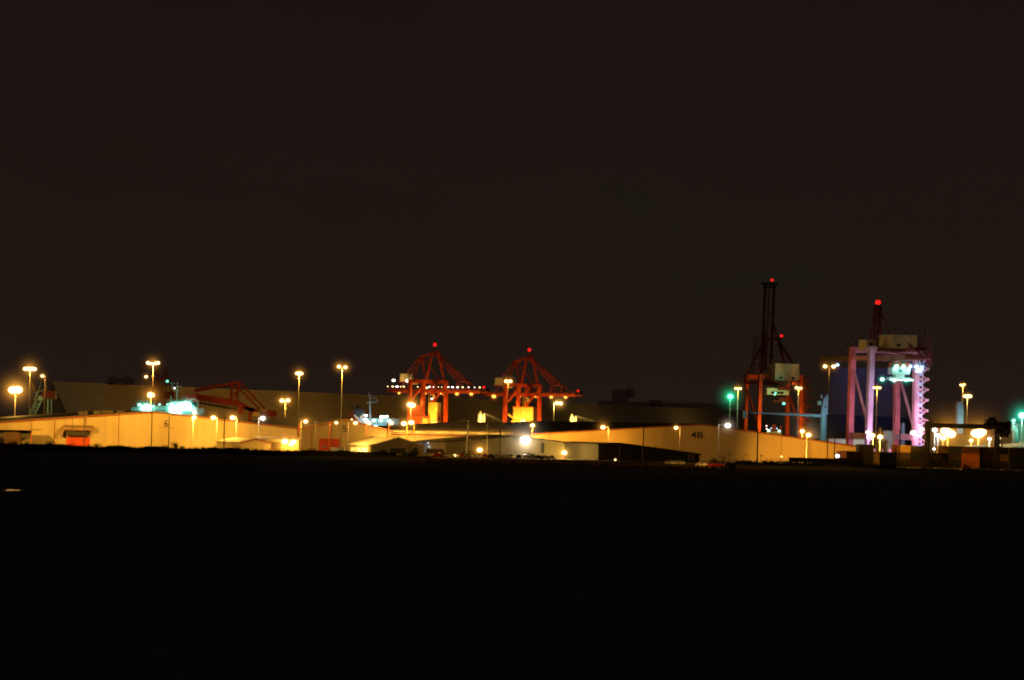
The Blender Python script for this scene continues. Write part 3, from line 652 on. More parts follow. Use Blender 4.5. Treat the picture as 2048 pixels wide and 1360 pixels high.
# ============================================================ CRANES
def lamp_part(root, kind, loc, r, halo, kw=0, name='floodlight', hk=1.0):
    b2 = MB().box((loc[0], loc[1], loc[2] + r * 0.8 + 0.2), (r * 1.4, r * 1.2, 0.3)).build(name, M['steel'], root)
    ball_obj('lens', L[kind], b2, loc, (r, r, r * 0.7), 12, 8)
    if halo: ball_obj('painted_glow', halo_mat(kind, halo), b2, loc, halo, 20, 12)
    if kw: light(kind, (loc[0], loc[1], loc[2] - r - 0.6), kw, root)
def ctruss(mb, a, b2, w, h, n, t=0.45):
    """box lattice girder between a and b2"""
    a, b2 = Vector(a), Vector(b2); z = (b2 - a).normalized(); upv = Vector((0, 0, 1)) if abs(z.z) < 0.9 else Vector((1, 0, 0))
    x = z.cross(upv).normalized(); y = x.cross(z).normalized()
    cs = [(x * w / 2 * i + y * h / 2 * j) for i, j in ((-1, -1), (1, -1), (1, 1), (-1, 1))]
    for c in cs: mb.beam(a + c, b2 + c, t)
    for k in range(n + 1):
        p = a.lerp(b2, k / n)
        for i in range(4): mb.beam(p + cs[i], p + cs[(i + 1) % 4], t * 0.6)
        if k < n:
            q = a.lerp(b2, (k + 1) / n)
            for i in range(4): mb.beam(p + cs[i], q + cs[(i + 1) % 4], t * 0.55)

def small_crane(px, d, label, lights_on, first):
    """red gantry crane seen at an angle; +x is the water side"""
    root = thing('gantry_crane', label, 'gantry crane', (XG(px, d, 0), d, 0), R(-45), 'red gantry crane pair')
    cr = M['crane']; g, w, H = 8.0, 13.0, 48.0
    for sx in (-1, 1):
        for sy in (-1, 1):
            MB().beam((sx * g, sy * w, 1), (sx * g, sy * w, H), 2.6, 2.6).build('leg', cr, root)
    for sx in (-1, 1):
        MB().box((sx * g, 0, H - 1.4), (2.4, 2 * w + 2.8, 3.0)).build('portal_beam', cr, root)
        MB().box((sx * g, 0, 3.0), (1.8, 2 * w, 2.0)).build('sill_beam', cr, root)
    for sy in (-1, 1):
        MB().beam((g, sy * w, 44), (-g, sy * w, 29), 1.2).build('brace', cr, root)
        MB().box((0, sy * w, H - 1.0), (2 * g, 1.6, 2.0)).build('tie_beam', cr, root)
    bo = MB(); bo.box((8, 0, 38.4), (112, 3.2, 2.6))
    bo.slab([(64.1, -1.6, 37.6), (64.1, 1.6, 37.6), (73.5, 1.2, 38.3), (73.5, -1.2, 38.3)], (0, 0, 0.7)); b_o = bo.build('boom', cr, root)
    rl = MB()
    for y in (-2.4, 2.4):
        rl.beam((-47, y, 41.2), (66, y, 41.2), 0.12); rl.beam((-47, y, 40.6), (66, y, 40.6), 0.1)
        for k in range(38): rl.beam((-47 + k * 3, y, 39.7), (-47 + k * 3, y, 41.2), 0.12)
        rl.box((9.5, y * 0.86, 39.85), (113, 1.1, 0.15))
    rl.build('walkway_rail', M['crane_dk'], b_o)
    # apex frame
    ap = MB()
    for sy in (-1, 1): ap.beam((g, sy * 10, H), (g, sy * 3.6, 70.5), 1.5, 1.5)
    ap.box((g, 0, 70.6), (1.8, 9.5, 1.6)); ap.box((g, 1.2, 72.3), (3, 7, 0.8)); ap.build('apex_frame', cr, root)
    ra = MB()
    for sy in (-1, 1): ra.beam((-10, sy * 6.5, H), (-10, sy * 1.6, 67), 0.9); ra.beam((g, sy * 3.4, 70.6), (-10, sy * 2, 67), 0.8)
    ra.box((-10, 0, 67), (1.2, 5, 1.0)); ra.beam((-9, 2, 66.5), (g - 2, 8, H), 0.7); ra.beam((-9, -2, 66.5), (g - 2, -8, H), 0.7); ra.build('rear_frame', cr, root)
    for sy in (-1, 1):
        MB().beam((-10, sy * 2, 66.5), (-26, sy * 2.5, 51), 0.6).build('stay', cr, root)
        MB().beam((g, sy * 2.6, 70), (37, sy * 2.0, 47.5), 0.75).build('stay', cr, root)
        MB().beam((g, sy * 2.6, 71), (47, sy * 1.6, 46.5), 0.65).build('stay', cr, root)
    br = MB()
    for x in (37, 50):
        for sy in (-1, 1): br.beam((x, sy * 1.8, 46.8), (x - 2.5, sy * 1.5, 39.7), 0.7)
    br.beam((37, 0, 46.8), (50, 0, 46.3), 1.2, 0.9); br.beam((50, 0, 46.3), (60, 0, 39.7), 0.5); br.beam((38, 0, 46), (44, 0, 39.8), 0.5); br.build('stay_bracket', cr, root)
    # machinery
    hs = MB().box((-27, 0, 49.6), (9, 6, 6.0)).build('machinery_house', M['cream'], root)
    MB().box((-27, 0, 52.9), (9.6, 6.6, 0.3)).build('roof', M['steel'], hs)
    MB().box((-25, -3.05, 50.2), (1.2, 0.1, 1.0)).build('window', M['glass'], hs)
    mp = MB(); mp.box((-26, 0, 46.1), (13, 8, 0.6))
    for x in (-32, -21): mp.beam((x, 2, 45.8), (x - 3, 1.4, 40), 0.6)
    mp.build('platform', cr, root)
    h2 = MB().box((-12, -6.5, 46.6), (6, 6, 5.2)).build('electrical_cabin', M['cream'], root)
    MB().box((-13.5, -9.53, 47.6), (1.7, 0.1, 1.8)).build('window', M['glass'], h2)
    tr = MB().box((8, 0, 43.2), (7, 4.5, 2.8)); tr.box((20, 0, 36.4), (2, 2, 2)); tr.build('trolley', M['crane_dk'], root)
    cbn = MB().box((9, -3.5, 34.0), (3.2, 2.6, 3.2)).build('operator_cab', M['cream'], root)
    MB().box((9, -4.85, 34), (2.6, 0.1, 1.6)).build('window', M['glass'], cbn)
    wr = MB()
    for x in (3, 5.5): wr.cyl((x, -2, 28), (x, -2, 37), 0.25, None, 6)
    wr.build('hoist_rope', M['yellow'], root)
    for k in (0, 1): MB().beam((-g - 1.4, -w, 20 - k), (-g + 14 + k, -w - 3, 0), 0.7).build('stay_bar', M['crane'], root) if k == 0 else None
    bc = MB().cyl((g, -1, 72.6), (g, -1, 76.2), 0.15, None, 8).build('beacon', M['steel'], root)
    ball_obj('lens', L['red'], bc, (g, -1, 77.3), 1.35, 12, 8); ball_obj('painted_glow', halo_mat('red', 4.5), bc, (g, -1, 77.3), 4.5, 20, 12)
    e2 = MB().box((67, 0, 40.3), (7, 2.8, 3.0)).build('boom_end_beacon', M['black'], root)
    ball_obj('lens', L['red'], e2, (68, -1.6, 42.3), 1.1 if lights_on else 0.9, 12, 8); ball_obj('painted_glow', halo_mat('red', 3), e2, (68, -1.6, 42.3), 3, 20, 12)
    for x, r, kw in ((-33, 0.9 if lights_on else 1.7, 14), (-1, 0.8, 14), (18, 0.6, 10), (37, 1.25, 20), (54, 1.2, 20)):
        lamp_part(root, 'org', (x, -2.2, 36.6), r * 1.15, 5.5 * r, kw)
    if lights_on:
        rnd = random.Random(3)
        for x in (-47, -41, -37, -35, -31, -27, -20, -10, -5, 4, 9, 15, 19, 27, 32, 38, 44, 51, 58, 64):
            lamp_part(root, 'yel' if rnd.random() < .4 else 'wht', (x, -2.5, 42.1), rnd.choice((0.38, 0.5, 0.62, 0.75)), 1.6, 0, 'walkway_light')
        for x, z in ((-38, 47.2), (-21, 47)): lamp_part(root, 'wht', (x, -4.2, z), 1.35, 4, 4)
        light('yel', (-28, -10, 49), 12, root); light('yel', (-13, -14, 46), 9, root)
        lamp_part(root, 'wht', (10.5, -5.4, 32.2), 0.8, 2.2, 2)
        lamp_part(root, 'yel', (7.5, -8.5, 41.2), 0.9, 2, 2, 'walkway_light')
    else:
        light('yel', (-24, -14, 48), 7, root)
    # lights without fixtures round the crane: the legs glow orange from below
    for (x, y, z, kw) in ((-2, -24, 10, 130), (15, -6, 12, 70), (20, 6, 10, 130), (8, -18, 28, 20), (20, 6, 28, 22), (14, -16, 44, 3), (22, 2, 56, 2.5)):
        light('sod', (x, y, z), kw, root)
    return root
ca_ = small_crane(854, 2500, 'left red gantry crane with a row of white walkway lights', True, True)
cb_ = small_crane(1043, 2600, 'right red gantry crane without white walkway lights', False, False)
# hoppers under the two cranes
def hopper(px, d, label, wide):
    r = thing('unloading_hopper', label, 'hopper', (XG(px, d, 0), d, 0), R(-20))
    if not wide:
        MB().box((0, 0, 25.0), (8, 8, 8)).build('bin', M['yellow'], r)
        b3 = MB(); b3.add([(-4, -4, 21), (4, -4, 21), (4, 4, 21), (-4, 4, 21), (-2.6, -2.6, 14), (2.6, -2.6, 14), (2.6, 2.6, 14), (-2.6, 2.6, 14)], [(0, 1, 5, 4), (1, 2, 6, 5), (2, 3, 7, 6), (3, 0, 4, 7), (4, 5, 6, 7)]); b3.build('chute', M['yellow'], r)
        MB().box((1, -1, 7), (6.5, 5, 14)).build('tower', M['cream'], r); MB().box((-6.5, 0, 8.5), (5.5, 5, 15)).build('stair_casing', M['yellow'], r)
        MB().box((-17.5, 3, 22.5), (8, 5, 8)).build('conveyor_head', M['crane'], r); MB().box((-17, 3, 9), (9, 5, 18)).build('frame', M['crane'], r)
        pl = MB(); pl.box((-5.5, -2, 17.4), (6, 5, 0.8))
        for x in (-3.8, 3.8):
            for y in (-3.8, 3.8): pl.beam((x * 1.25, y, 0), (x, y, 21), 0.6)
        pl.build('support', M['crane_dk'], r)
        light('yel', (-1, -14, 8), 130, r); light('sod', (-14, -14, 14), 80, r); light('sod', (6, -14, 22), 100, r)
    else:
        MB().box((2, 0, 21.8), (18, 9, 11)).build('bin', M['yellow'], r)
        MB().box((1, 0, 8.0), (19.5, 8, 16)).build('lower_casing', M['yellow'], r)
        rb_ = MB()
        for k in range(9): rb_.box((-6.2 + k * 2.05, -4.6, 21.8), (0.25, 0.25, 10.6))
        rb_.box((2, -4.75, 16.4), (19, 0.4, 0.7)); rb_.box((2, -4.75, 27.5), (18.6, 0.5, 0.6)); rb_.build('rib', M['rustpole'], r)
        MB().box((2.5, -5.0, 12.5), (4.4, 1.5, 9)).build('lit_doorway', M['white'], r)
        MB().beam((-12, -2, 21), (-8, -2, 18), 1.5).build('chute', M['yellow'], r)
        MB().box((7.5, -4.6, 9), (3, 0.6, 12)).build('column', M['crane'], r)
        light('yel', (2.5, -11, 12), 120, r); light('sod', (-8, -14, 16), 100, r); light('sod', (10, -14, 20), 110, r)
    return r
hopper(868, 2460, 'tall lit hopper tower between the legs of the left gantry crane', False)
hopper(1044, 2560, 'wide glowing orange hopper between the legs of the right gantry crane', True)

def big_crane(px, d, label, k, raised, mat, H):
    root = thing('container_crane', label, 'container crane', (XG(px, d, 0), d, 0), math.atan2(math.cos(R(21)), -math.sin(R(21))))
    g = 10.0; w = 14.5 if raised else 12.5; cm = M[mat]
    for sx in (-1, 1):
        for sy in (-1, 1):
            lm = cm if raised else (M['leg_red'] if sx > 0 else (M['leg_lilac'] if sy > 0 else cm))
            MB().beam((sx * g, sy * (w + 0.8), 1), (sx * g, sy * w, H), 2.3 if raised else 2.7, 2.3 if raised else 2.7).build('leg', lm, root)
    for sx in (-1, 1):
        MB().box((sx * g, 0, H - 1.5 if not raised else H - 1.6), (2.0, 2 * w + 2.4, 2.8)).build('portal_beam', cm, root)
        MB().box((sx * g, 0, 3.2), (1.6, 2 * w + 1, 2.0)).build('sill_beam', cm, root)
    for sy in (-1, 1):
        MB().box((0, sy * w, 10.5 if not raised else 4), (2 * g, 1.5, 3.0)).build('tie_beam', cm, root)
        MB().beam((g, sy * w, H - 9), (-g + 0.5, sy * (w + 0.3), 14), 1.0).build('brace', cm, root)
        MB().box((0, sy * w, H - 5.5), (2 * g, 1.4, 1.8)).build('tie_beam', cm, root)
        wh = MB()
        for sx in (-1, 1):
            for q in range(4): wh.cyl((sx * g - 3 + q * 2, sy * w - .4, .6), (sx * g - 3 + q * 2, sy * w + .4, .6), .55, None, 12)
        wh.build('bogie', M['black'], root)
    zb = H - 5.5
    bo = MB()
    if raised:
        bo.box((-8, 0, zb), (40, 1.6, 2.2))
        for y in (-2.6, 2.6): bo.box((-8, y, zb), (38, 1.0, 2.4))
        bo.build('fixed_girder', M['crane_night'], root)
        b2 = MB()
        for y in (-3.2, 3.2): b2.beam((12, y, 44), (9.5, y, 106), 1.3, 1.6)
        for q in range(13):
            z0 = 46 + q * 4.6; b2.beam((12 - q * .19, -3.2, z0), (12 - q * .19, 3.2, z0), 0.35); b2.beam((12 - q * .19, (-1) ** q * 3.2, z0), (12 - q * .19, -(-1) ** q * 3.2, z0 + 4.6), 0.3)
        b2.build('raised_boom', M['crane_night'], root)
        tp = MB(); tp.box((9.5, 0, 106.5), (4, 10.4, 1.4)); tp.box((9.5, 0, 104.6), (2, 8, 1.0))
        tp.build('boom_tip_platform', M['black'], root)
        cl = MB().cyl((12, 0, 44), (10.5, 0, 104), 0.35, None, 6); cl.build('ladder', M['black'], root)
        fr = MB()
        for sy in (-1, 1):
            fr.beam((g, sy * w, H), (5, sy * 4.5, 71), 1.3); fr.beam((-g, sy * w * .8, H + 2), (5, sy * 4.5, 71), 1.2); fr.beam((5, sy * 4.2, 71), (g + 1, sy * 3.2, 84), 0.7)
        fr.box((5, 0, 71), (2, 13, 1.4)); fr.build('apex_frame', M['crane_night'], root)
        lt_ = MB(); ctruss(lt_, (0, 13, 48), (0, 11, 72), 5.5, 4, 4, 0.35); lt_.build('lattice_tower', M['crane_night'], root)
        hx, hl, hw_, hz0, hz1 = -12, 13, 17, 44.2, 54.5
    else:
        for y in (-2.8, 2.8): bo.box((18, y, zb + .2), (92, 1.3, 2.6))
        for q in range(15): bo.box((-26 + q * 6.2, 0, zb - .7), (0.8, 5.4, 0.8))
        bo.build('boom', M['boomdull'], root)
        bk = MB()
        for y in (-2.8, 2.8): bk.box((-36, y, zb + .2), (16, 1.0, 2.2))
        for y in (-3, 3): bk.beam((-30, y, zb + 7), (-43, y * .8, zb + 1), .7)
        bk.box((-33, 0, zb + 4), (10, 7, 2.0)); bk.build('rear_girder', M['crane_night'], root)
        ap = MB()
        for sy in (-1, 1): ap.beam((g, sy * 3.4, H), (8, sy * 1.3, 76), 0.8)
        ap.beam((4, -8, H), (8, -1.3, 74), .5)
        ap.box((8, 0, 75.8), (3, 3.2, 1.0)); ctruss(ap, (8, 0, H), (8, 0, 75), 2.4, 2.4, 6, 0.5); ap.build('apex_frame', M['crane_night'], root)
        for sy in (-1, 1):
            MB().beam((8, sy * 1.3, 75.5), (45, sy * 2.6, H - 3.5), 0.25).build('stay', M['crane_night'], root); MB().beam((8, sy * 1.3, 75.5), (-24, sy * 2.6, H + 4), 0.25).build('stay', M['crane_night'], root)
        hx, hl, hw_, hz0, hz1 = -14, 14, 13.5, 54, 60.5
    hs = MB().box((hx, 0, (hz0 + hz1) / 2), (hl, hw_, hz1 - hz0)).build('machinery_house', M['cream'], root)
    MB().box((hx, 0, hz1 + .2), (hl + .6, hw_ + .6, .35)).build('roof', M['steel'], hs)
    wn = [(-.25), (.25)]
    for q in wn: MB().box((hx - hl / 2 - .06, q * hw_, hz0 + 1.6), (0.1, 2.2, 1.3)).build('window', M['glass'], hs)
    if not raised:
        h2 = MB().box((2, 8.6, 55.8), (8, 5.5, 5.4)).build('electrical_cabin', M['cream'], root); MB().box((-2.06, 9, 56), (.1, 1.8, 2)).build('window', M['glass'], h2)
        MB().box((-13, 0, 52.9), (20, 20, 0.7)).build('platform', M['crane_night'], root)
        rf_ = MB(); ctruss(rf_, (-18, -13, 46), (-18, -13, 60), 5, 4, 3, .4); rf_.beam((-18, -13, 60), (-18, -13, 66), .5); rf_.build('lattice_tower', M['crane_night'], root)
    else:
        MB().box((-10, 0, 43.5), (18, 19, 0.8)).build('platform', M['crane_night'], root)
    # stairs
    sg_ = MB(); sx0, sy0 = -g, -w - 2.6
    nfl = int((H - 6) / 5.2); tw = MB()
    for q in range(nfl):
        z0 = 5 + q * 5.2
        tw.box((sx0, sy0 + .6, z0), (2.6, 2.6, 0.35)); tw.box((sx0 - 1.3, sy0 + .6, z0 + .9), (.12, 2.6, 1.6)); sg_.box((sx0 - 1.0, sy0 - .1, z0 + 3.2), (.2, 1.9, 1.5))
        sg_.slab([(sx0 - 1.2, sy0, z0 + .2), (sx0 - 1.2, sy0 - 3.4, z0 + 2.8), (sx0 - 1.2, sy0 - 3.4, z0 + 3.9), (sx0 - 1.2, sy0, z0 + 1.4)], (.15, 0, 0))
        sg_.slab([(sx0 - .2, sy0 - 3.4, z0 + 2.8), (sx0 - .2, sy0, z0 + 5.3), (sx0 - .2, sy0, z0 + 6.3), (sx0 - .2, sy0 - 3.4, z0 + 3.9)], (.15, 0, 0))
        sg_.box((sx0 - .2, sy0 - 3.4, z0 + 2.8), (2.6, 1.5, .3)); sg_.box((sx0 - 1.45, sy0 - 3.4, z0 + 3.4), (.12, 1.6, 1.0))
    for yy in (.6 - 1.3, .6 + 1.3): tw.beam((sx0 - 1.2, sy0 + yy, 1), (sx0 - 1.2, sy0 + yy, 5 + nfl * 5.2), 0.35)
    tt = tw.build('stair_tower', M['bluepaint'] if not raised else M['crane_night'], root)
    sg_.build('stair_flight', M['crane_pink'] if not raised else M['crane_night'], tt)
    # trolley with cab and spreader
    tz = zb - 3.4
    tr = MB().box((-16 if not raised else -12, 0, tz), (7, 8, 2.2)).build('trolley', M['crane_night'] if raised else M['crane'], root)
    tx = -16 if not raised else -12
    cab = MB().box((tx, 4.0 if raised else 0.2, tz - 3 + (1.0 if raised else 0)), (4.5, 15.5 if raised else 10, 4.2 if raised else 3.6)).build('operator_cab', M['tealpaint'], root)
    MB().box((tx - 2.3, 4.5 if raised else .2, tz - 2.8), (.1, 9 if raised else 2, 1.4)).build('window', M['glass'], cab)
    rp = MB(); sz = 31 if raised else 39.5
    for y in (-3, 3):
        for x in (-1, 1): rp.cyl((tx + x, y, sz + 1), (tx + x, y, tz), 0.12, None, 6)
    rp.build('hoist_rope', M['black'], root)
    sp = MB().box((tx, 0, sz), (2.4, 12.2, 0.8)); sp.box((tx, 0, sz + 1.2), (2, 5, 1.6))
    for y in (-6, 6): sp.box((tx, y, sz - .5), (2.6, .5, 1.2))
    sp.build('spreader', M['tealpaint'] if not raised else M['crane_night'], root)
    def beac(x, y, z, r, halo):
        bc = MB().cyl((x, y, z - 2.2), (x, y, z - r), 0.15, None, 8).build('beacon', M['steel'], root)
        ball_obj('lens', L['red'], bc, (x, y, z), (r * 1.3, r * 1.3, r), 12, 8); ball_obj('painted_glow', halo_mat('red', halo), bc, (x, y, z), halo, 20, 12)
    if raised:
        beac(9.5, -1.6, 109, 0.75, 2.0); beac(5, -7, 73.2, 0.75, 2.0)
    else:
        beac(8, 0, 77.8, 1.05, 3.6)
    return root
cc = big_crane(1545, 1920, 'dark red container crane with its boom raised upright', 1, True, 'crane', 48.0)
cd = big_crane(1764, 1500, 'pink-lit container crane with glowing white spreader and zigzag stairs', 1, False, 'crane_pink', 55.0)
# lights of the dark crane
for (x, y, z, kw, kk) in ((-28, 12, 8, 130, 'sod'), (-28, -12, 8, 90, 'sod'), (-22, 12, 24, 16, 'sod'), (-30, 0, 40, 16, 'sod'), (-42, -4, 54, 14, 'wrm'), (-26, 8, 37, 9, 'grn'), (-9.5, -9, 22, 3.0, 'grn')):
    light(kk, (x, y, z), kw, cc)
lamp_part(cc, 'grn', (-18, 1.5, 29.5), 0.9, 2.6, 1.5); lamp_part(cc, 'grn', (-18, 7.5, 36.2), 0.5, 1.4); lamp_part(cc, 'grn', (-18, 8, 35), 0.5, 1.2)
lamp_part(cc, 'red', (-18, -5, 43), 0.4, 1.0)
# lights of the pink crane
for y, kk, r in ((17, 'blu', .9), (12, 'blu', .9)):
    lamp_part(cd, kk, (28 + (y - 12) * 3, 4, 46.6), r, 3.0)
for y, r in ((3.2, 1.0), (-.5, 1.1), (-4.3, 1.0), (-8, 1.1), (-11, .7)): lamp_part(cd, 'cyn' if abs(y) < 4 else 'blu', (-19, y, 45.4), r * 1.1, 6.0, 1.3)
for y in [6.5 - q * 1.1 for q in range(12)]: lamp_part(cd, 'cyn', (-19.5, y, 38.6), 0.5, 1.3, 0, 'spreader_light')
lamp_part(cd, 'cyn', (-19.5, 11.2, 38.6), 1.1, 5); lamp_part(cd, 'cyn', (-19.5, 4.6, 38.4), 1.1, 5); lamp_part(cd, 'cyn', (-19.5, -2, 38.5), .8, 5)
light('blu', (-26, -9, 40), 14, cd); light('blu', (-20, 17, 38), 8, cd)
for y in (-2.5, 4): light('cyn', (-24, y, 42), 3, cd)
for q in range(4): lamp_part(cd, 'blu', (-20, -7.6 - q * .9, 43.2 + (q % 2)), 0.9, 2.2)
for (x, y, z, kw, kk) in ((-30, 18, 16, 90, 'pnk'), (-30, -6, 16, 80, 'pnk'), (-28, -20, 18, 60, 'pnk'), (-28, 8, 10, 50, 'pnk'), (-28, -18, 10, 30, 'pnk'), (-38, -8, 60, 6, 'wrm'), (-18, -23, 30, 9, 'blu'), (-18, -23, 14, 6, 'blu')):
    light(kk, (x, y, z), kw, cd)
lamp_part(cd, 'pnk', (-12, 14.3, 12.4), 1.3, 3.4, 3, 'leg_lamp'); lamp_part(cd, 'pnk', (-12, -10.8, 12.6), 1.5, 3.6, 3, 'leg_lamp'); lamp_part(cd, 'pnk', (-12, -15.5, 14.5), 1.2, 3.2, 3, 'leg_lamp')
# bluish haze by the pink crane, its glow painted in as volume emission
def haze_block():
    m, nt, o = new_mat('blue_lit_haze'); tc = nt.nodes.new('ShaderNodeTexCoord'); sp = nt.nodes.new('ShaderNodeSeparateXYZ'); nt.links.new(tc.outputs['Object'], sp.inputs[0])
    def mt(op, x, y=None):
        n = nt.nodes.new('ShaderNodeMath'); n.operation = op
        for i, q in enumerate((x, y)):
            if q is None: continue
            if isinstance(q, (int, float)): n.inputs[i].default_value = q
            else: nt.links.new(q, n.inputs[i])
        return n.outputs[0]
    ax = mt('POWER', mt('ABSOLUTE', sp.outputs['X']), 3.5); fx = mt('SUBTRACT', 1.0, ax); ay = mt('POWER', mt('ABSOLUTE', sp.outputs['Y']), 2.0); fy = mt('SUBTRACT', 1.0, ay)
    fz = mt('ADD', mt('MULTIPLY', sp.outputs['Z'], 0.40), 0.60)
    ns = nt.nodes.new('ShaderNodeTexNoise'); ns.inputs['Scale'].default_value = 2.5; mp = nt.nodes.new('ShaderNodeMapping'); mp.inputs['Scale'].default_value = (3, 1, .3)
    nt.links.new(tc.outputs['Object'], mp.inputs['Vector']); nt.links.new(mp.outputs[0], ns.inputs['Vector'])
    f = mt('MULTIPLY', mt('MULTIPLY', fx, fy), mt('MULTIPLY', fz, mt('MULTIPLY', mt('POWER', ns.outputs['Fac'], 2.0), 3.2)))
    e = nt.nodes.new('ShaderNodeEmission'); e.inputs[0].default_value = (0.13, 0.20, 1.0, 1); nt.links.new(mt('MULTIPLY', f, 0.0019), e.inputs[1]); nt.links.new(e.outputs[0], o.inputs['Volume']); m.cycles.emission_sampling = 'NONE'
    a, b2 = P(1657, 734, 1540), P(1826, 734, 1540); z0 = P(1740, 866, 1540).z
    o2 = MB().box((0, 0, 0), (2, 2, 2)).build('painted_haze', m); o2.location = ((a.x + b2.x) / 2, 1545, (a.z + z0) / 2); o2.scale = ((b2.x - a.x) / 2, 14, (a.z - z0) / 2)
    tag(o2, 'blue haze with painted glow between the legs of the pink crane', 'haze', None, 'stuff')
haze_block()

# ============================================================ UNLOADER AT LEFT, SHIPS
def unloader():
    d = 1700.0; q = lambda px, py, dy=0: P(px, py, d + dy)
    r = thing('ship_unloader', 'long dark red ship unloader boom with a boxy counterweight', 'ship unloader', (q(470, 850).x, d, 0)); cr = M['crane']
    b1 = WB(); b1.beam(q(392, 793), q(478, 807), 2.2, 3.4); b1.beam(q(478, 807), q(508, 822), 1.6, 2.6); b1.build('girder', cr, r)
    tb = WB(); tb.beam(q(389, 780), q(479, 763.5), 1.4); tb.beam(q(389, 783, 8), q(479, 766, 8), 1.0); tb.build('top_chord', cr, r)
    af = WB()
    for a, b2 in (((464, 765), (459.5, 802)), ((477, 765), (472.5, 802)), ((464, 785), (474, 785)), ((460, 802), (474, 786)), ((463, 765), (479, 765)), ((466, 772), (474, 779))): af.beam(q(*a), q(*b2), 0.8)
    for a, b2 in (((466, 765), (462, 802)), ((479, 765), (475, 802))): af.beam(q(*a, 8), q(*b2, 8), 0.8)
    for px, py in ((464, 765), (478, 765)): af.beam(q(px, py), q(px + 1, py, 8), 0.8)
    af.build('mast_frame', cr, r)
    for a, b2, dy in (((479, 764), (530, 817), 0), ((476, 775), (519, 818), 0)): WB().beam(q(*a, dy), q(*b2, dy + 4), 1.0).build('stay', cr, r)
    WB().beam(q(479, 814), q(516, 822), 1.6, 1.8).build('tail_girder', cr, r)
    WB().box(q(536, 827, 4), (10.5, 6, 3.4)).build('counterweight', cr, r)
    WB().box(q(513.5, 828, -2), (4.2, 4, 2.2)).build('winch_house', M['yellow'], r); WB().box(q(525, 822, 0), (5, 4, 1.2)).build('winch_platform', M['yellow'], r)
    WB().box(q(482, 818), (3, 4, 6)).build('slewing_column', cr, r)
    hb = WB(); a = q(428.5, 797); 
    for px in (428.5, 439): hb.beam(q(px, 797), q(px + .5, 789), .4)
    hb.beam(q(428.5, 789.5), q(439, 789), .5); hb.beam(q(452, 792), q(460, 792.5), .45); hb.build('walkway_hoop', M['yellow'], r)
    hg = WB()
    for k in range(14):
        px = 400 + k * 5.5; hg.beam(q(px, 800 + k * .9), q(px + 2, 808 + k * 1.1), .5)
    hg.beam(q(398, 806), q(474, 819), .8); hg.build('cable_festoon', M['black'], r)
    lg = WB()
    for px in (466, 500): lg.beam(q(px, 822), Vector((q(px, 822).x, d, 0)), 1.6)
    lg.build('leg', cr, r)
    for (px, py, kw) in ((440, 828, 2.5), (508, 836, 6), (470, 790, 1.2)): light('sod', tuple(P(px, py, d - 12) - r.location), kw, r)
unloader()
def dockcrane(px, label, d):
    q = lambda a, b2, dy=0: P(a, b2, d + dy)
    r = thing('dock_crane', label, 'dock crane', (q(px, 850).x, d, 0))
    WB().box(q(98, 790), (6.5, 6, 4.4)).build('machinery_house', M['crane_dk'], r)
    WB().box(q(110.5, 790.5), (1.4, 5, 4.2)).build('house_end', M['cream'], r)
    t1 = WB(); t1.beam(q(70, 785), q(90, 779), .45); t1.beam(q(73, 795), q(83, 762), .4); t1.beam(q(68, 800), q(76, 782), .5); t1.build('stay', M['tealpaint'], r)
    t2 = WB(); ctruss(t2, q(78, 800), q(64, 830), 3, 3, 4, .35); t2.beam(q(96, 798), Vector((q(96, 798).x, d, 0)), .9); t2.beam(q(103, 798), Vector((q(103, 798).x, d, 0)), .6); t2.build('portal', M['tealpaint'], r)
    t3 = WB(); t3.beam(q(63, 764), q(69, 782), .8); t3.beam(q(90, 755), q(93, 783), .9, None, 1.1); t3.build('jib', M['yellow'], r)
    WB().box(q(82, 796), (2.6, 3, 2.4)).build('operator_cab', M['tealpaint'], r)
    for k in range(3): WB().box(q(10 - k * 2 + 4, 818 + k * 7.5, 5), (9 - k, 6, 1.7)).build('hatch_stack', M['crane'], r) if False else None
    light('sod', tuple(P(60, 800, d - 14) - r.location), 9, r); light('grn', tuple(P(84, 812, d - 8) - r.location), 1.6, r)
dockcrane(96, 'green and orange dock crane with a boxy cab behind the left masts', 1650)
# far gantry silhouette behind the tallest mast
d = 2100.0
r = thing('dock_crane', 'dark shadowy crane tower behind the tallest mast', 'dock crane', (P(322, 850, d).x, d, 0))
t = WB(); ctruss(t, P(300, 830, d), P(300, 766, d), 6, 6, 5, .5); ctruss(t, P(322, 830, d), P(324, 732, d), 9, 6, 7, .5); t.build('lattice_tower', M['crane_dk'], r)
WB().box(P(308, 782, d), (12, 8, 8)).build('machinery_house', M['crane_dk'], r); WB().box(P(334, 790, d), (10, 6, 5)).build('operator_cab', M['crane_dk'], r)
t = WB(); t.beam(P(298, 770, d), P(338, 752, d), 1.2); t.beam(P(324, 732, d), P(345, 790, d), .8); t.build('jib', M['crane_dk'], r)
light('sod', tuple(P(318, 800, d - 30) - r.location), 16, r)

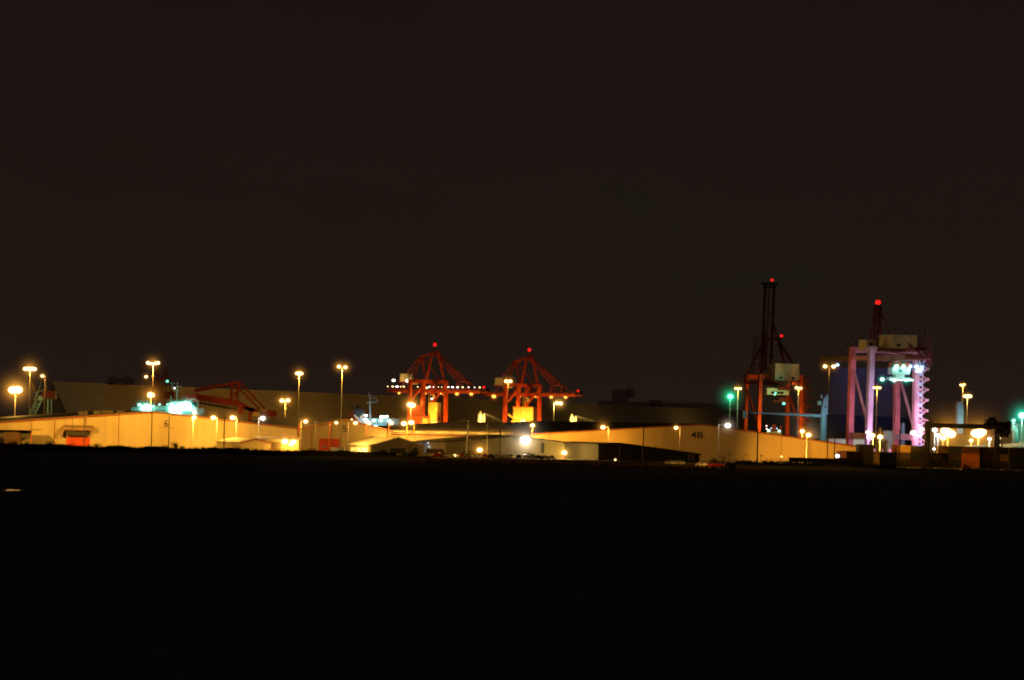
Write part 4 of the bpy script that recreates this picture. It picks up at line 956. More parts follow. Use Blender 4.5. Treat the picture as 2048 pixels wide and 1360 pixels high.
def ship_cyan():
    d = 1900.0; q = lambda a, b2, dy=0: P(a, b2, d + dy)
    r = thing('cargo_ship', 'brightly lit ship with a red white-ringed funnel beside the tallest mast', 'cargo ship', (q(340, 850).x, d, 0))
    WB().box((q(335, 850).x, d + 12, 5), (60, 22, 14)).build('hull', M['navy'], r)
    WB().box((q(335, 822).x, d + 6, q(335, 822).z), (46, 12, 4.2)).build('deck_house', M['tealpaint'], r)
    WB().box(q(372, 813, 4), (16, 10, 6)).build('bridge', M['white'], r)
    WB().box(q(330, 816, 2), (14, 6, 2.4)).build('deck_rail', M['tealpaint'], r)
    f = WB().box(q(384, 801, 2), (7.4, 6, 8.0)).build('funnel', M['shipred'], r)
    rg = WB()
    for k in range(18):
        a1, a2 = R(20 + k * 15), R(20 + (k + 1) * 15); c = q(388, 805, 0) + Vector((0, -1.3, 0))
        rg.beam(c + Vector((2.3 * math.cos(a1), 0, 2.3 * math.sin(a1))), c + Vector((2.3 * math.cos(a2), 0, 2.3 * math.sin(a2))), .35, .6)
    rg.build('funnel_emblem', M['white'], f)
    ms = WB(); ms.beam(q(353, 812), q(355, 765), .5)
    for py, a, b2 in ((766, 340, 350), (773, 344, 364), (781, 347, 360)): ms.beam(q(a, py), q(b2, py), .45)
    ms.beam(q(342, 766), q(346, 772), .4); ms.beam(q(342, 808), q(342, 792), .5); ms.build('mast', M['tealpaint'], r)
    rnd = random.Random(5)
    def dl(px, py, rr, kind='cyn', halo=3, kw=0): 
        rr *= 1.25; halo *= 1.5
        p = q(px, py, -4) - r.location; lamp_part(r, kind, tuple(p), rr, rr * halo, kw, 'deck_light')
    for px, py, rr in ((279, 809.5, .9), (287, 815, 1.5), (292, 812, 1.6), (292, 819, 1.8), (299, 813, 1.5), (300, 820, 1.4), (284, 818, 1.0), (306.5, 812.5, .6)): dl(px, py, rr, 'cyn', 3.2)
    for k in range(30):
        u = rnd.random(); px = 343 + 35 * u; py = 817 - 7 * u * .7 + rnd.uniform(-9, 8) * (1 - .4 * u); dl(px, py, rnd.uniform(1.0, 1.9), 'cyn', 2.6)
    for px, py, rr in ((342, 822, 1.2), (348, 823, 1.2), (354, 824, 1.2), (360, 825, 1.1), (378, 812, 1.3), (380, 818, 1.2)): dl(px, py, rr)
    dl(334.5, 762.5, .6, 'grn', 2.5); dl(319, 809, .5); dl(335, 809, .45); dl(389, 825, .9, 'wht', 2.6); dl(349, 776.5, .4, 'wht', 1.5)
    for px, py, kw, kk in ((292, 815, 5, 'cyn'), (330, 814, 3, 'cyn'), (352, 812, 6, 'cyn'), (388, 800, 4, 'wht')): light(kk, tuple(q(px, py, -10) - r.location), kw, r)
ship_cyan()
def ship_white():
    d = 1800.0; q = lambda a, b2, dy=0: P(a, b2, d + dy)
    r = thing('cargo_ship', 'ship with a dark funnel bearing a white chevron and white deck lights', 'cargo ship', (q(740, 850).x, d, 0))
    WB().box((q(745, 850).x, d + 12, 4), (44, 18, 13)).build('hull', M['navy'], r)
    WB().box(q(757, 845, 4), (25, 10, 5.0)).build('deck_house', M['bluepaint'], r); WB().box(q(767, 834.5, 2), (4.6, 6, 2.0)).build('bridge', M['white'], r)
    WB().box(q(797, 848, 4), (10, 8, 1.5)).build('fore_deck', M['bluepaint'], r)
    f = WB().box(q(719, 833, 2), (6.2, 5, 8.6)).build('funnel', M['navy'], r)
    WB().box(q(703, 833, 3), (3.2, 4, 6)).build('funnel_casing', M['crane_dk'], f)
    c = q(718, 836.5, 0) + Vector((0, -.9, 0)); vc = WB(); rc = WB(); s = d / F
    L0, L1, L2 = Vector((-10 * s, 0, 8 * s)), Vector((0, 0, 0)), Vector((10 * s, 0, 11.5 * s))
    vc.slab([c + L0, c + L1, c + L2, c + L2 + Vector((0, 0, -1.5)), c + L1 + Vector((0, 0, -1.7)), c + L0 + Vector((0, 0, -1.1))], (0, .3, 0)); vc.build('funnel_chevron', M['white'], f)
    rc.slab([c + L0 + Vector((0, .05, -1.15)), c + L1 + Vector((0, .05, -1.75)), c + L2 + Vector((0, .05, -1.55)), c + L2 + Vector((0, .05, -4.2)), c + L1 + Vector((0, .05, -3.6)), c + L0 + Vector((0, .05, -2.2))], (0, .25, 0)); rc.build('funnel_band', M['shipred'], f)
    pp = WB()
    for px in (702, 704.5, 707, 721): pp.cyl(q(px, 817), q(px, 810), .22, None, 6)
    pp.cyl(q(715, 818), q(715, 810), 1.0, .8, 10); pp.build('exhaust_pipe', M['black'], f)
    ms = WB(); ms.beam(q(740.5, 838), q(740, 805), 1.0, None, .7); ms.beam(q(740, 805), q(738, 785), .4)
    ms.beam(q(732, 805.5), q(756, 804), .6); ms.beam(q(733, 792), q(744, 791), .4); ms.beam(q(740, 796), q(752, 795), .4); ms.beam(q(752, 795), q(755, 805), .3); ms.build('mast', M['bluepaint'], r)
    def dl(px, py, rr, kind='wht', halo=2.8): lamp_part(r, kind, tuple(q(px, py, -5) - r.location), rr, rr * halo, 0, 'deck_light')
    for px, py, rr, k in ((730, 831, .6, 'pnk'), (733, 831, .7, 'wht'), (731, 839, 1.3, 'cyn'), (733, 842, 1.0, 'wht'), (748, 841, 1.25, 'cyn'), (762, 841, 1.15, 'cyn'), (778, 841, 1.1, 'cyn'), (762, 833.5, .8, 'wht'), (766, 834, .8, 'wht'), (770, 834, .8, 'wht'), (774, 833, .8, 'wht'), (751.5, 853, 1.2, 'cyn'), (703.5, 839, .55, 'yel')): dl(px, py, rr, k)
    for px, py, kw, kk in ((728, 838, .9, 'wht'), (752, 838, 3, 'cyn'), (772, 838, 3, 'cyn'), (716, 833, 7, 'wht'), (795, 843, 1.2, 'cyn')): light(kk, tuple(q(px, py, -9) - r.location), kw, r)
ship_white()
# container ship hardly visible beyond the bulk store
d = 5600.0; q = lambda a, b2, dy=0: P(a, b2, d + dy)
r = thing('container_ship', 'faint dark container ship behind the right part of the bulk store', 'container ship', (q(1320, 850).x, d, 0))
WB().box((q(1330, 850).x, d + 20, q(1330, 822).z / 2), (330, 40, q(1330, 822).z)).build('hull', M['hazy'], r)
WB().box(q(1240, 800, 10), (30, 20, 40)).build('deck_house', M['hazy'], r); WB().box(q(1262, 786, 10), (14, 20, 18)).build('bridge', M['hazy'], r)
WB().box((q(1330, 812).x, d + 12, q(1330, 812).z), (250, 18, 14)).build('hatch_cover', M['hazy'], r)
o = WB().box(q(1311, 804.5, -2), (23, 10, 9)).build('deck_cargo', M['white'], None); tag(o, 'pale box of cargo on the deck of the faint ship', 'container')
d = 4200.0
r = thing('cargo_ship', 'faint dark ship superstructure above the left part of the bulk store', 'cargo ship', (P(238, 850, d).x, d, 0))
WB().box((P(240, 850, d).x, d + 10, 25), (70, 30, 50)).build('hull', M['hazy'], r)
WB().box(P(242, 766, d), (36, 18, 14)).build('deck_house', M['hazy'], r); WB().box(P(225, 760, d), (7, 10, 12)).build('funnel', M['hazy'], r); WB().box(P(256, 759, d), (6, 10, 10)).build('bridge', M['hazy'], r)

# mobile harbour crane with pale blue column and long horizontal jib
d = 1750.0; q = lambda a, b2, dy=0: P(a, b2, d + dy)
r = thing('harbour_crane', 'pale blue harbour crane with tall column and long level jib', 'harbour crane', (q(1647.5, 850).x, d, 0))
WB().cyl((q(1647, 850).x, d, 0), q(1648, 829), 2.0, 1.9, 20).build('column', M['bluepaint'], r)
th = WB(); a = [q(1641.5, 829), q(1655, 829), q(1656, 788), q(1647.5, 797)]; th.slab([p + Vector((0, -2, 0)) for p in a], (0, 4, 0)); th.build('tower_head', M['bluepaint'], r)
WB().box(q(1639, 806), (2.0, 2.5, 2.4)).build('operator_cab', M['tealpaint'], r); WB().box(q(1643, 793), (1.0, 2, 2)).build('sheave_box', M['bluepaint'], r)
WB().box(q(1650.5, 813, -8), (.9, .3, 1)).build('window', M['black'], r)
WB().beam(q(1645, 832), q(1500, 825), 1.8, 1.7, 0.7).build('jib', M['bluepaint'], r)
WB().box(q(1490, 829), (2.4, 2, 4.2)).build('jib_head', M['tealpaint'], r)
for px, py, kw, kk in ((1630, 850, 10, 'grn'), (1663, 830, 12, 'blu'), (1600, 840, 4, 'blu'), (1540, 838, 3.5, 'blu'), (1490, 838, 1.5, 'grn'), (1642, 800, 4, 'blu')): light(kk, tuple(q(px, py, -16) - r.location), kw, r)
# red navigation tower top seen over roof 4B
d = 1450.0
r = thing('straddle_carrier', 'yellow and red machine top with two green lamps above the roof of 4B', 'straddle carrier', (P(1548, 860, d).x, d, 0))
WB().box(P(1548, 866, d), (7.4, 4, 1.4)).build('platform', M['yellow'], r); WB().box(P(1548, 853.5, d), (1.7, 2, 2.2)).build('cab', M['crane'], r)
t = WB(); t.box(P(1548, 860, d), (7, 3, .7)); t.box(P(1533.5, 854, d), (.9, 1.5, 2)); t.box(P(1562, 856, d), (.9, 1.5, 2)); t.build('frame', M['crane'], r)
lg = WB()
for px in (1536, 1560): lg.beam(P(px, 868, d), Vector((P(px, 868, d).x, d, 0)), .6)
lg.build('leg', M['yellow'], r)
for px, py, rr, k in ((1537.5, 861.3, .65, 'cyn'), (1558.3, 862, .65, 'cyn'), (1542.5, 856.5, .3, 'blu'), (1554, 857, .3, 'blu'), (1533.5, 858, .3, 'wht'), (1533, 852, .35, 'pnk'), (1542, 832, .4, 'grn')):
    if py > 840: lamp_part(r, k, tuple(P(px, py, d - 3) - r.location), rr, rr * 2, 0, 'lamp')
light('sod', tuple(P(1548, 862, d - 14) - r.location), 7, r)
# pale low dock buildings seen between the crane legs
d = 1320.0
def block(name, label, cat, px0, px1, py0, d, dep, mat, z0=0.0, roofm='roof_pale', extra=None):
    a, b2 = P(px0, py0, d), P(px1, py0, d)
    r = thing(name, label, cat, ((a.x + b2.x) / 2, d, 0))
    WB().box(((a.x + b2.x) / 2, d + dep / 2, a.z / 2 - .2), (b2.x - a.x, dep, a.z - .4)).build('wall', M[mat], r)
    WB().box(((a.x + b2.x) / 2, d + dep / 2, a.z - .15), (b2.x - a.x + .5, dep + .5, .35)).build('roof', M[roofm], r)
    return r
r = block('quay_building', 'pale green-lit low quay building behind the left leg of the pink crane', 'building', 1658, 1740, 877, 1540, 12, 'white')
light('grn', tuple(P(1715, 882, 1525) - r.location), 5, r); light('wht', tuple(P(1712, 886, 1528) - r.location), 5, r); light('pnk', tuple(P(1680, 870, 1530) - r.location), 2, r)
r = block('quay_building', 'small green cabin roof right of the left crane leg', 'building', 1700, 1727, 866, 1560, 8, 'tealpaint')
light('grn', tuple(P(1714, 870, 1545) - r.location), 2.5, r)
for px, w_, py, lab in ((1743, 8, 880, 'leftmost of three pale grey silos below the pink crane'), (1758, 14, 876, 'middle pale grey silo below the pink crane'), (1772, 12, 879, 'rightmost of three pale grey silos below the pink crane')):
    dd = 1200; a = P(px, py, dd); r = thing('silo', lab, 'silo', (a.x, dd, 0)); ra = w_ * dd / F / 2
    MB().cyl((0, 0, 0), (0, 0, a.z - .8), ra, None, 20).build('shell', M['cont_grey'], r); MB().cyl((0, 0, a.z - .8), (0, 0, a.z), ra * 1.02, ra * .3, 20).build('roof', M['steel'], r)
    if px == 1758: MB().cyl((0.4, 0, a.z), (.4, 0, P(1761, 855, dd).z), .5, None, 10).build('flue', M['yellow'], r)
light('wht', tuple(P(1752, 890, 1165)), 1.6)
r = block('quay_building', 'white awning shaped building left of the right crane leg', 'building', 1769, 1786, 861, 1560, 6, 'white'); light('cyn', tuple(P(1775, 872, 1548) - r.location), 1.6, r)
dd = 1570; a = P(1807, 846, dd); r = thing('silo', 'small blue lit tank between the right legs of the pink crane', 'silo', (a.x, dd, 0))
MB().cyl((0, 0, 0), (0, 0, a.z), 1.4, .9, 16).build('shell', M['bluepaint'], r); light('blu', (-3, -10, a.z - 4), 3, r)
# blue-grey tower slab, tank and conveyor at right
dd = 1400; a = P(1919, 809, dd); r = thing('lift_tower', 'blue-grey tower slab with a green-lit right edge at far right', 'tower', (a.x, dd, 0), R(22))
MB().box((0, 0, a.z / 2), (3.0, 2.0, a.z)).build('shaft', M['bluepaint'], r); MB().box((1.72, 0, a.z / 2 - 1), (.3, 1.4, a.z - 2)).build('green_lit_edge', M['tealpaint'], r); MB().box((-0.2, .2, a.z + .6), (2.2, 1.4, 1.2)).build('cap', M['bluepaint'], r)  # green light along the edge put into a pale green strip
light('blu', (-4, -12, a.z - 8), 11, r); light('grn', (7, -5, a.z - 8), 8, r); light('blu', (-4, -12, 6), 6.0, r)
dd = 1330; a = P(2021, 858, dd); r = thing('storage_tank', 'dull round-shouldered tank near the right edge', 'tank', (a.x, dd, 0))
t = MB().cyl((0, 0, 0), (0, 0, a.z - 1), 3.4, None, 24); t.build('shell', M['cont_grey'], r); MB().ball((0, 0, a.z - 1.1), (3.35, 3.35, 3.6), 24, 12).build('dome', M['cont_grey'], r)
light('sod', (-2, -10, 6), 2.2, r)
dd = 1340; r = block('quay_building', 'teal-lit building cut by the right edge of the photo', 'building', 2034, 2110, 847, dd, 14, 'tealpaint'); light('cyn', tuple(P(2046, 852, dd - 14) - r.location), 10, r); light('grn', tuple(P(2060, 866, dd - 14) - r.location), 6, r)
dd = 1230
cv = thing('conveyor', 'pale lit sloping conveyor gallery behind the right containers', 'conveyor', (P(1990, 890, dd).x, dd, 0))
WB().beam(P(1932, 893, dd), P(1977, 890, dd), 1.2, .8).build('gallery', M['white'], cv); WB().beam(P(2006, 892, dd), P(2100, 884, dd), 1.4, 1.5).build('gallery', M['white'], cv)
su = WB()
for px in (1935, 1974, 2010, 2046): su.beam(P(px, 893, dd), Vector((P(px, 893, dd).x, dd, 0)), .4)
su.build('support', M['steel'], cv)
for px, kw in ((1955, 1.3), (2030, 2.6)): light('yel', tuple(P(px, 884, dd - 7) - cv.location), kw, cv)
# lit wedge behind the starbursts
r = thing('dock_shed', 'pale dock shed wall between the glaring lamps under the yard gantry', 'building', (P(1925, 880, 1290).x, 1290, 0))
a, b2 = P(1868, 868, 1290), P(1992, 862, 1290); WB().box(((a.x + b2.x) / 2, 1296, a.z / 2), (b2.x - a.x, 12, a.z)).build('wall', M['clad_grey'], r); WB().box(((a.x + b2.x) / 2, 1296, a.z + .2), (b2.x - a.x + .6, 12.6, .35)).build('roof', M['roof'], r)

# bright vents: floodlit cowls behind the dark ridge, and their lit conveyors
for px, py, lab in ((961, 821, 'glowing pointed cowl with a smaller one beside it, left of the right crane'), (1144, 827, 'glowing pointed cowl right of the right crane')):
    dd = 1500; s = dd / F; a = P(px, py, dd); r = thing('vent_cowl', lab, 'vent cowl', (a.x, dd, 0))
    bz = P(px, 847, dd).z; MB().cyl((0, 0, 0), (0, 0, bz), 1.2, 1.2, 16).build('stack', M['steel'], r)
    MB().cyl((0, 0, bz), (0, 0, a.z - 2), 1.4, 1.2, 16).cyl((0, 0, a.z - 2), (0, 0, a.z), 1.2, .2, 16).build('cowl', M['white'], r)
    MB().cyl((2.0, 0, bz - 2), (2.0, 0, a.z - 2.2), .65, None, 12).cyl((2.0, 0, a.z - 2.2), (2, 0, a.z - 1), .65, .1, 12).build('side_cowl', M['white'], r)
    light('yel', (0.6, -5, bz + 2.4), 26.0, r)
    for k in range(3): MB().beam((2.6, 0, a.z - 1.2 - k * .45), (13 if px < 1000 else 16, 0, bz + 0.6 - k * .3), .12).build('guy_cable', M['steel'], r)
for px, lab in ((919, 'small floodlit sloping conveyor end on the dark roof left of the right crane'), (1112, 'faint sloping conveyor end beneath the right crane boom')):
    dd = 1440; r = thing('conveyor', lab, 'conveyor', (P(px, 846, dd).x, dd, 0)); k = 1 if px < 1000 else .55
    WB().beam(P(px - 15 * k, 847, dd), P(px + 15 * k, 847 - 7 * k, dd), 1.2, .7, 1.6).build('gallery', M['clad_dull'], r)
    WB().box(P(px + 17 * k, 847 - 7 * k, dd), (1.0, 1, 1.4)).build('drive_head', M['dkpole'], r)
    su = WB(); su.beam(P(px + 10 * k, 846, dd), Vector((P(px + 10 * k, 846, dd).x, dd, 0)), .4); su.build('support', M['steel'], r)
    light('yel', tuple(P(px, 838, dd - 5) - r.location), .7 * k, r)

# ============================================================ YARD GANTRY (dark)
d = 1105.0; q = lambda a, b2, dy=0: P(a, b2, d + dy)
r = thing('yard_gantry', 'black rubber-tyred yard gantry crane at the right', 'yard gantry crane', (q(1925, 900).x, d, 0)); bk = M['black']
for px in (1852, 1863.5, 1991.5, 2004.5):
    x = q(px, 880).x; dy = 0 if px in (1852, 1991.5) else 8
    WB().box((x, d + dy, q(px, 850).z / 2 + .5), (.95, .9, q(px, 850).z - 1)).build('leg', bk, r)
    w = WB()
    for e in (-.9, .9): w.cyl((x - .3, d + dy + e, .6), (x + .3, d + dy + e, .6), .6, None, 12)
    w.build('wheel', M['tyre'], r)
WB().box(((q(1851, 852).x + q(2005, 852).x) / 2, d, q(1925, 853.5).z), (q(2005, 852).x - q(1851, 852).x, 1.2, 1.3)).build('beam', bk, r)
WB().box(((q(1851, 852).x + q(2005, 852).x) / 2 + 1, d + 8, q(1925, 850).z), (q(2005, 852).x - q(1851, 852).x, 1.0, 1.0)).build('beam', bk, r)
for px in (1858, 1998): WB().box((q(px, 852).x, d + 4, q(px, 852).z - .1), (1.0, 8, 1.0)).build('end_tie', bk, r)
t = WB(); t.box(q(1982, 848, 3), (4.2, 4, 3.4)); t.box(q(1975, 853, 3), (2.6, 3, 2.4)); t.box(q(1984, 839, 3), (2.4, 2, 1.8)); t.box(q(2006, 856, 3), (5.2, 4, 4.4)); t.box(q(2016, 850, 3), (1.4, 2, 3)); t.box(q(1997, 846, 3), (3, 2, 1)); t.build('trolley', bk, r)
WB().box(q(2008, 870, 2), (3.2, 2.6, 1.6)).build('operator_cab', bk, r)
WB().box(q(1856, 846), (2.2, 1.6, 1.4)).build('cable_reel', bk, r)
for px, py, k in ((1868, 898, 'pnk'),): lamp_part(r, k, tuple(q(px, py, -2) - r.location), .55, 1.3, 0, 'lamp')

# ============================================================ CONTAINERS
CP = {}
def container(colr, length, label, group, loc, rz):
    key = (colr, length)
    if key not in CP:
        r = thing('shipping_container', None, None); m = M['cont_' + colr]; Lh = length / 2
        mb = MB().box((0, 0, 1.3), (length - .12, 2.36, 2.5))
        n = int(length / .55)
        for k in range(n):
            x = -Lh + .3 + (length - .6) * k / (n - 1)
            for y in (-1.19, 1.19): mb.box((x, y, 1.3), (.22, .06, 2.3))
        mb.build('body', m, r)
        fr = MB()
        for x in (-Lh + .07, Lh - .07):
            for y in (-1.16, 1.16): fr.box((x, y, 1.3), (.16, .14, 2.6))
            for z in (.07, 2.53): fr.box((x, 0, z), (.17, 2.44, .14))
        for y in (-1.16, 1.16):
            for z in (.07, 2.53): fr.box((0, y, z), (length, .13, .15))
        fr.build('frame', m, r)
        dr = MB()
        for y in (-.58, .58): dr.box((Lh + .0, y, 1.3), (.06, 1.1, 2.3))
        for y in (-.85, -.3, .3, .85): dr.box((Lh + .06, y, 1.3), (.05, .05, 2.2))
        dr.build('door', m, r)
        CP[key] = r; o = r
    else: o = copy_tree(CP[key])
    o.location = loc; o.rotation_euler = (0, 0, rz); o['label'] = label; o['category'] = 'shipping container'
    if group: o['group'] = group
    return o
# (px centre, number of tiers, colours from the ground up, distance, rotation)
ST_ = [(1710, ['dark', 'brown'], 1092, 20), (1729, ['dark', 'dark', 'dark'], 1098, 25), (1757, ['ochre', 'ochre'], 1112, 30), (1776, ['dark', 'dark'], 1090, 18), (1800, ['brown', 'ochre', 'orange'], 1112, 28),
       (1813, ['dark', 'brown', 'ochre'], 1098, 24), (1838, ['brown', 'dark', 'dark'], 1092, 20), (1866, ['dark', 'brown'], 1118, 20), (1889, ['brown', 'dark', 'ochre'], 1120, 22), (1914, ['dark', 'brown', 'green'], 1116, 26), (1941, ['orange', 'orange', 'rust'], 1112, 26),
       (1972, ['dark', 'brown', 'brown'], 1118, 22), (2002, ['brown', 'ochre', 'dark'], 1122, 24), (2034, ['green', 'green', 'brown'], 1116, 20), (2068, ['brown', 'dark', 'dark'], 1112, 20)]
posn = ['bottom', 'middle', 'top']
for i, (px, cols, dd, rr) in enumerate(ST_):
    for k, c in enumerate(cols):
        lvl = 'bottom' if k == 0 else ('top' if k == len(cols) - 1 else 'middle')
        container(c, 6.06, '%s container, %s of the %s stack in the yard at the right' % ({'dark': 'black'}.get(c, c), lvl, ['first', 'second', 'third', 'fourth', 'fifth', 'sixth', 'seventh', 'eighth', 'ninth', 'tenth', 'eleventh', 'twelfth', 'thirteenth', 'fourteenth', 'fifteenth'][i]), 'containers stacked in the right yard', (XG(px, dd, 2), dd, k * 2.62 + .01), R(rr) * (1 if i % 3 else -1) * .6)
for px, k, lab in ((1612, 0, 'long black container lying left of the tallest twin mast foot'), (1680, 0, 'long black container right of the tallest twin mast foot')):
    container('dark', 12.19, lab, 'long containers in front of warehouse 4B', (XG(px, 1078, 1), 1078, .01), R(2))
container('orange', 6.06, 'lone lit orange container beside the white corner lamp', None, (XG(1690, 1112, 1), 1112, 2.63), R(12)); container('brown', 6.06, 'brown container under the lone lit orange one', None, (XG(1690, 1112, 1), 1112, .01), R(12))
container('rust', 6.06, 'dull rust container before the pale office block', None, (XG(870, 1095, 1), 1095, .01), R(3))
container('brown', 6.06, 'striped brown container at the left edge inside the loading shelter', None, (XG(26, 1106, 1), 1106, .01), R(0)); container('brown', 6.06, 'dark brown container stacked on the striped one at the left edge', None, (XG(24, 1106, 1), 1106, 2.63), R(0))
# added fill light, without a fixture, onto the orange stack
light('sod', (XG(1938, 1096, 3), 1097, 5), 12); light('sod', (XG(1805, 1088, 3), 1090, 9), 26)
for px_, k_ in ((1820, 5), (1868, 5), (1925, 6), (1975, 5), (2030, 6), (1690, 4)): light('sod', (XG(px_, 1052, 3), 1052, 4.5), k_)  # added fill lights brighten the pale road strip
light('sod', (XG(1885, 1092, 3), 1094, 11), 14)

# ============================================================ CARS
def make_car(colr):
    r = thing('parked_car', None, None); 
    prof = [(-2.15, .35), (-2.2, .75), (-2.05, .95), (-1.2, 1.02), (-.75, 1.42), (.75, 1.46), (1.45, 1.0), (2.1, .9), (2.2, .6), (2.15, .35)]
    mb = MB(); n = len(prof); vs = []
    for y, k in ((-.86, 1), (.86, 1)): vs += [(x, y * (.86 if z > 1.1 else 1), z) for x, z in prof]
    mb.add(vs, [tuple(range(n))[::-1], tuple(range(n, 2 * n))] + [(i, (i + 1) % n, n + (i + 1) % n, n + i) for i in range(n)]).build('body', M['car_' + colr], r)
    for sy in (-1, 1):
        g_ = MB().slab([(-1.05, sy * .87, 1.05), (1.3, sy * .87, 1.05), (.72, sy * .77, 1.38), (-.68, sy * .77, 1.36)], (0, sy * .015, 0)); g_.build('side_window', M['glass'], r)
    MB().slab([(-1.26, -.7, 1.06), (-1.26, .7, 1.06), (-.83, .62, 1.40), (-.83, -.62, 1.40)], (-.02, 0, .015)).build('rear_window', M['glass'], r)
    MB().slab([(1.47, -.7, 1.03), (1.47, .7, 1.03), (.82, .62, 1.44), (.82, -.62, 1.44)], (.02, 0, .02)).build('windscreen', M['glass'], r)
    for x in (-1.35, 1.35):
        for sy in (-1, 1): MB().cyl((x, sy * .88, .33), (x, sy * .68, .33), .33, None, 14).build('wheel', M['tyre'], r)
    for sy in (-1, 1): MB().box((2.19, sy * .62, .68), (.06, .3, .16)).build('headlight', M['white'], r)
    return r
protos = {}
def put_car(c, px, d, rz, label, group):
    if c not in protos: protos[c] = make_car(c); o = protos[c]
    else: o = copy_tree(protos[c])
    o.location = (XG(px, d, 0), d, .01); o.rotation_euler = (0, 0, rz); o['label'] = label; o['category'] = 'car'; o['group'] = group
rnd = random.Random(11)
for zone, (a, b2, n, dd, cs, where) in enumerate(((52, 74, 3, 1078, ('white', 'silver'), 'behind the bank beside the loading shelter'), (98, 130, 4, 1078, ('silver', 'white'), 'behind the bank left of the red door'), (290, 334, 6, 1078, ('white', 'silver', 'white'), 'at the foot of the tallest mast'), (400, 500, 7, 1074, ('silver', 'black', 'red'), 'before the yellow gabled store'), (612, 684, 9, 1066, ('silver', 'white', 'red', 'black'), 'below the dark red door of warehouse 5'), (690, 836, 14, 1056, ('black', 'silver', 'blue'), 'in front of the gabled store'), (846, 1000, 13, 1068, ('silver', 'white', 'red', 'black'), 'around the leaning white pole'),
                                   (1004, 1110, 8, 1068, ('white', 'silver', 'black'), 'below the brilliant white wall lamp'), (1332, 1368, 4, 995, ('silver', 'white'), 'at the right end of the black warehouse'), (1396, 1442, 3, 962, ('white', 'red', 'red'), 'left of the bare shrub'), (1462, 1640, 12, 1058, ('silver', 'black', 'blue'), 'before the lit half of warehouse 4B'))):
    for k in range(n):
        px = a + (b2 - a) * (k + .5) / n + rnd.uniform(-1.5, 1.5); c = cs[k % len(cs)]
        put_car(c, px, dd + rnd.uniform(-3, 3), R(rnd.choice((90, 270, 80, 100, 5, 180))), '%s car parked %s' % (c, where), '%s cars parked %s' % (c, where))
# van
r = thing('parked_van', 'pale van with a lit side parked below the dark red door', 'van', (XG(673, 1090, 1), 1090, 0))
MB().box((0, 0, 1.45), (4.6, 2, 2.0)).build('body', M['car_white'], r); MB().slab([(2.3, -1, .45), (2.3, 1, .45), (2.3, 1, 2.3), (2.3, -1, 2.3)], (.0, 0, 0)).slab([(2.31, -1, .45), (3.4, -1, .45), (3.3, -1, 1.3), (2.7, -1, 2.2), (2.31, -1, 2.3)], (0, 2, 0)).build('cab', M['car_white'], r)
for x in (-1.4, 2.4):
    for y in (-1, .8): MB().cyl((x, y, .36), (x, y + .2, .36), .36, None, 12).build('wheel', M['tyre'], r)

# ============================================================ VEGETATION
def bush(px, d, w, h, label, bare=False, z0=0.0, n=900, seed=1):
    rn = random.Random(seed); r = thing('bush' if not bare else 'bare_shrub', label, 'bush', (XG(px, d, 0), d, z0))
    tk = MB()
    nb = 14 if bare else 6
    for k in range(nb):
        a = rn.uniform(0, 6.28); sp_ = rn.uniform(.2, 1) * w * .5; e = Vector((sp_ * math.cos(a), sp_ * math.sin(a) * .6, h * rn.uniform(.6, 1.0))); m_ = e * .5 + Vector((0, 0, h * .08))
        tk.cyl((0, 0, 0), m_, .07, .04, 5); tk.cyl(m_, e, .04, .015, 5)
        if bare:
            for j in range(5):
                s0 = m_.lerp(e, rn.random()); tk.cyl(s0, s0 + Vector((rn.uniform(-.6, .6), rn.uniform(-.3, .3), rn.uniform(.3, .9))), .02, .008, 4)
    tk.build('trunk', M['bark'], r)
    if not bare:
        cl = [(Vector((rn.uniform(-.38, .38) * w, rn.uniform(-.25, .25) * w, h * rn.uniform(.3, .85))), rn.uniform(.14, .3) * w) for _ in range(9)]
        cr_ = MB()
        for k in range(n):
            c, rad = rn.choice(cl); v_ = Vector((rn.gauss(0, 1), rn.gauss(0, 1), rn.gauss(0, 1))).normalized() * rad * rn.random() ** .4
            p = c + v_; p.z = max(p.z, .1); e1 = Vector((rn.uniform(-1, 1), rn.uniform(-1, 1), rn.uniform(-1, 1))).normalized() * .13; e2 = Vector((rn.uniform(-1, 1), rn.uniform(-1, 1), rn.uniform(-1, 1))).normalized() * .09
            cr_.add([p - e1, p + e2, p + e1, p - e2], [(0, 1, 2, 3)])
        cr_.build('crown', M['leaf'], r)
bush(349, 1062, 3.0, 3.2, 'small dark tree silhouetted right of the number 6', n=700, seed=3)
bush(96, 1040, 4.2, 2.5, 'rounded dark bush left of the red door', n=900, seed=4)
bush(26, 1040, 4.6, 2.4, 'broad dark bush near the left edge', n=900, seed=5)
bush(52, 1045, 2.6, 2.3, 'small dark bush by the loading shelter post', n=500, seed=6)
bush(1446, 1050, 4.6, 3.6, 'bare branching shrub in front of warehouse 4B', True, seed=7)
bush(1428, 1052, 3.2, 1.9, 'low dark bush left of the bare shrub', n=500, seed=8)
bush(1062, 1066, 3.6, 2.6, 'dark bush below the brilliant white wall lamp', n=600, seed=9)
bush(828, 1050, 5.2, 3.2, 'dark bush at the right corner of the gabled store', n=900, seed=10)
bush(1786, 1046, 7, 2.4, 'wide dark mound of scrub below the right containers', n=1100, seed=12)
bush(1937, 1044, 5, 2.0, 'low dark scrub below the orange containers', n=700, seed=13)
bush(1996, 1044, 4, 1.6, 'low dark scrub below the right gantry legs', n=600, seed=14)
bush(420, 1060, 3.2, 1.6, 'low yellow-lit scrub below the plain dark pole', n=500, seed=15)
bush(1640, 1046, 5, 1.5, 'low dark scrub at the foot of the tallest twin mast', n=700, seed=16)
rs = random.Random(21); pro = []
for k in range(3):
    pro.append(None)
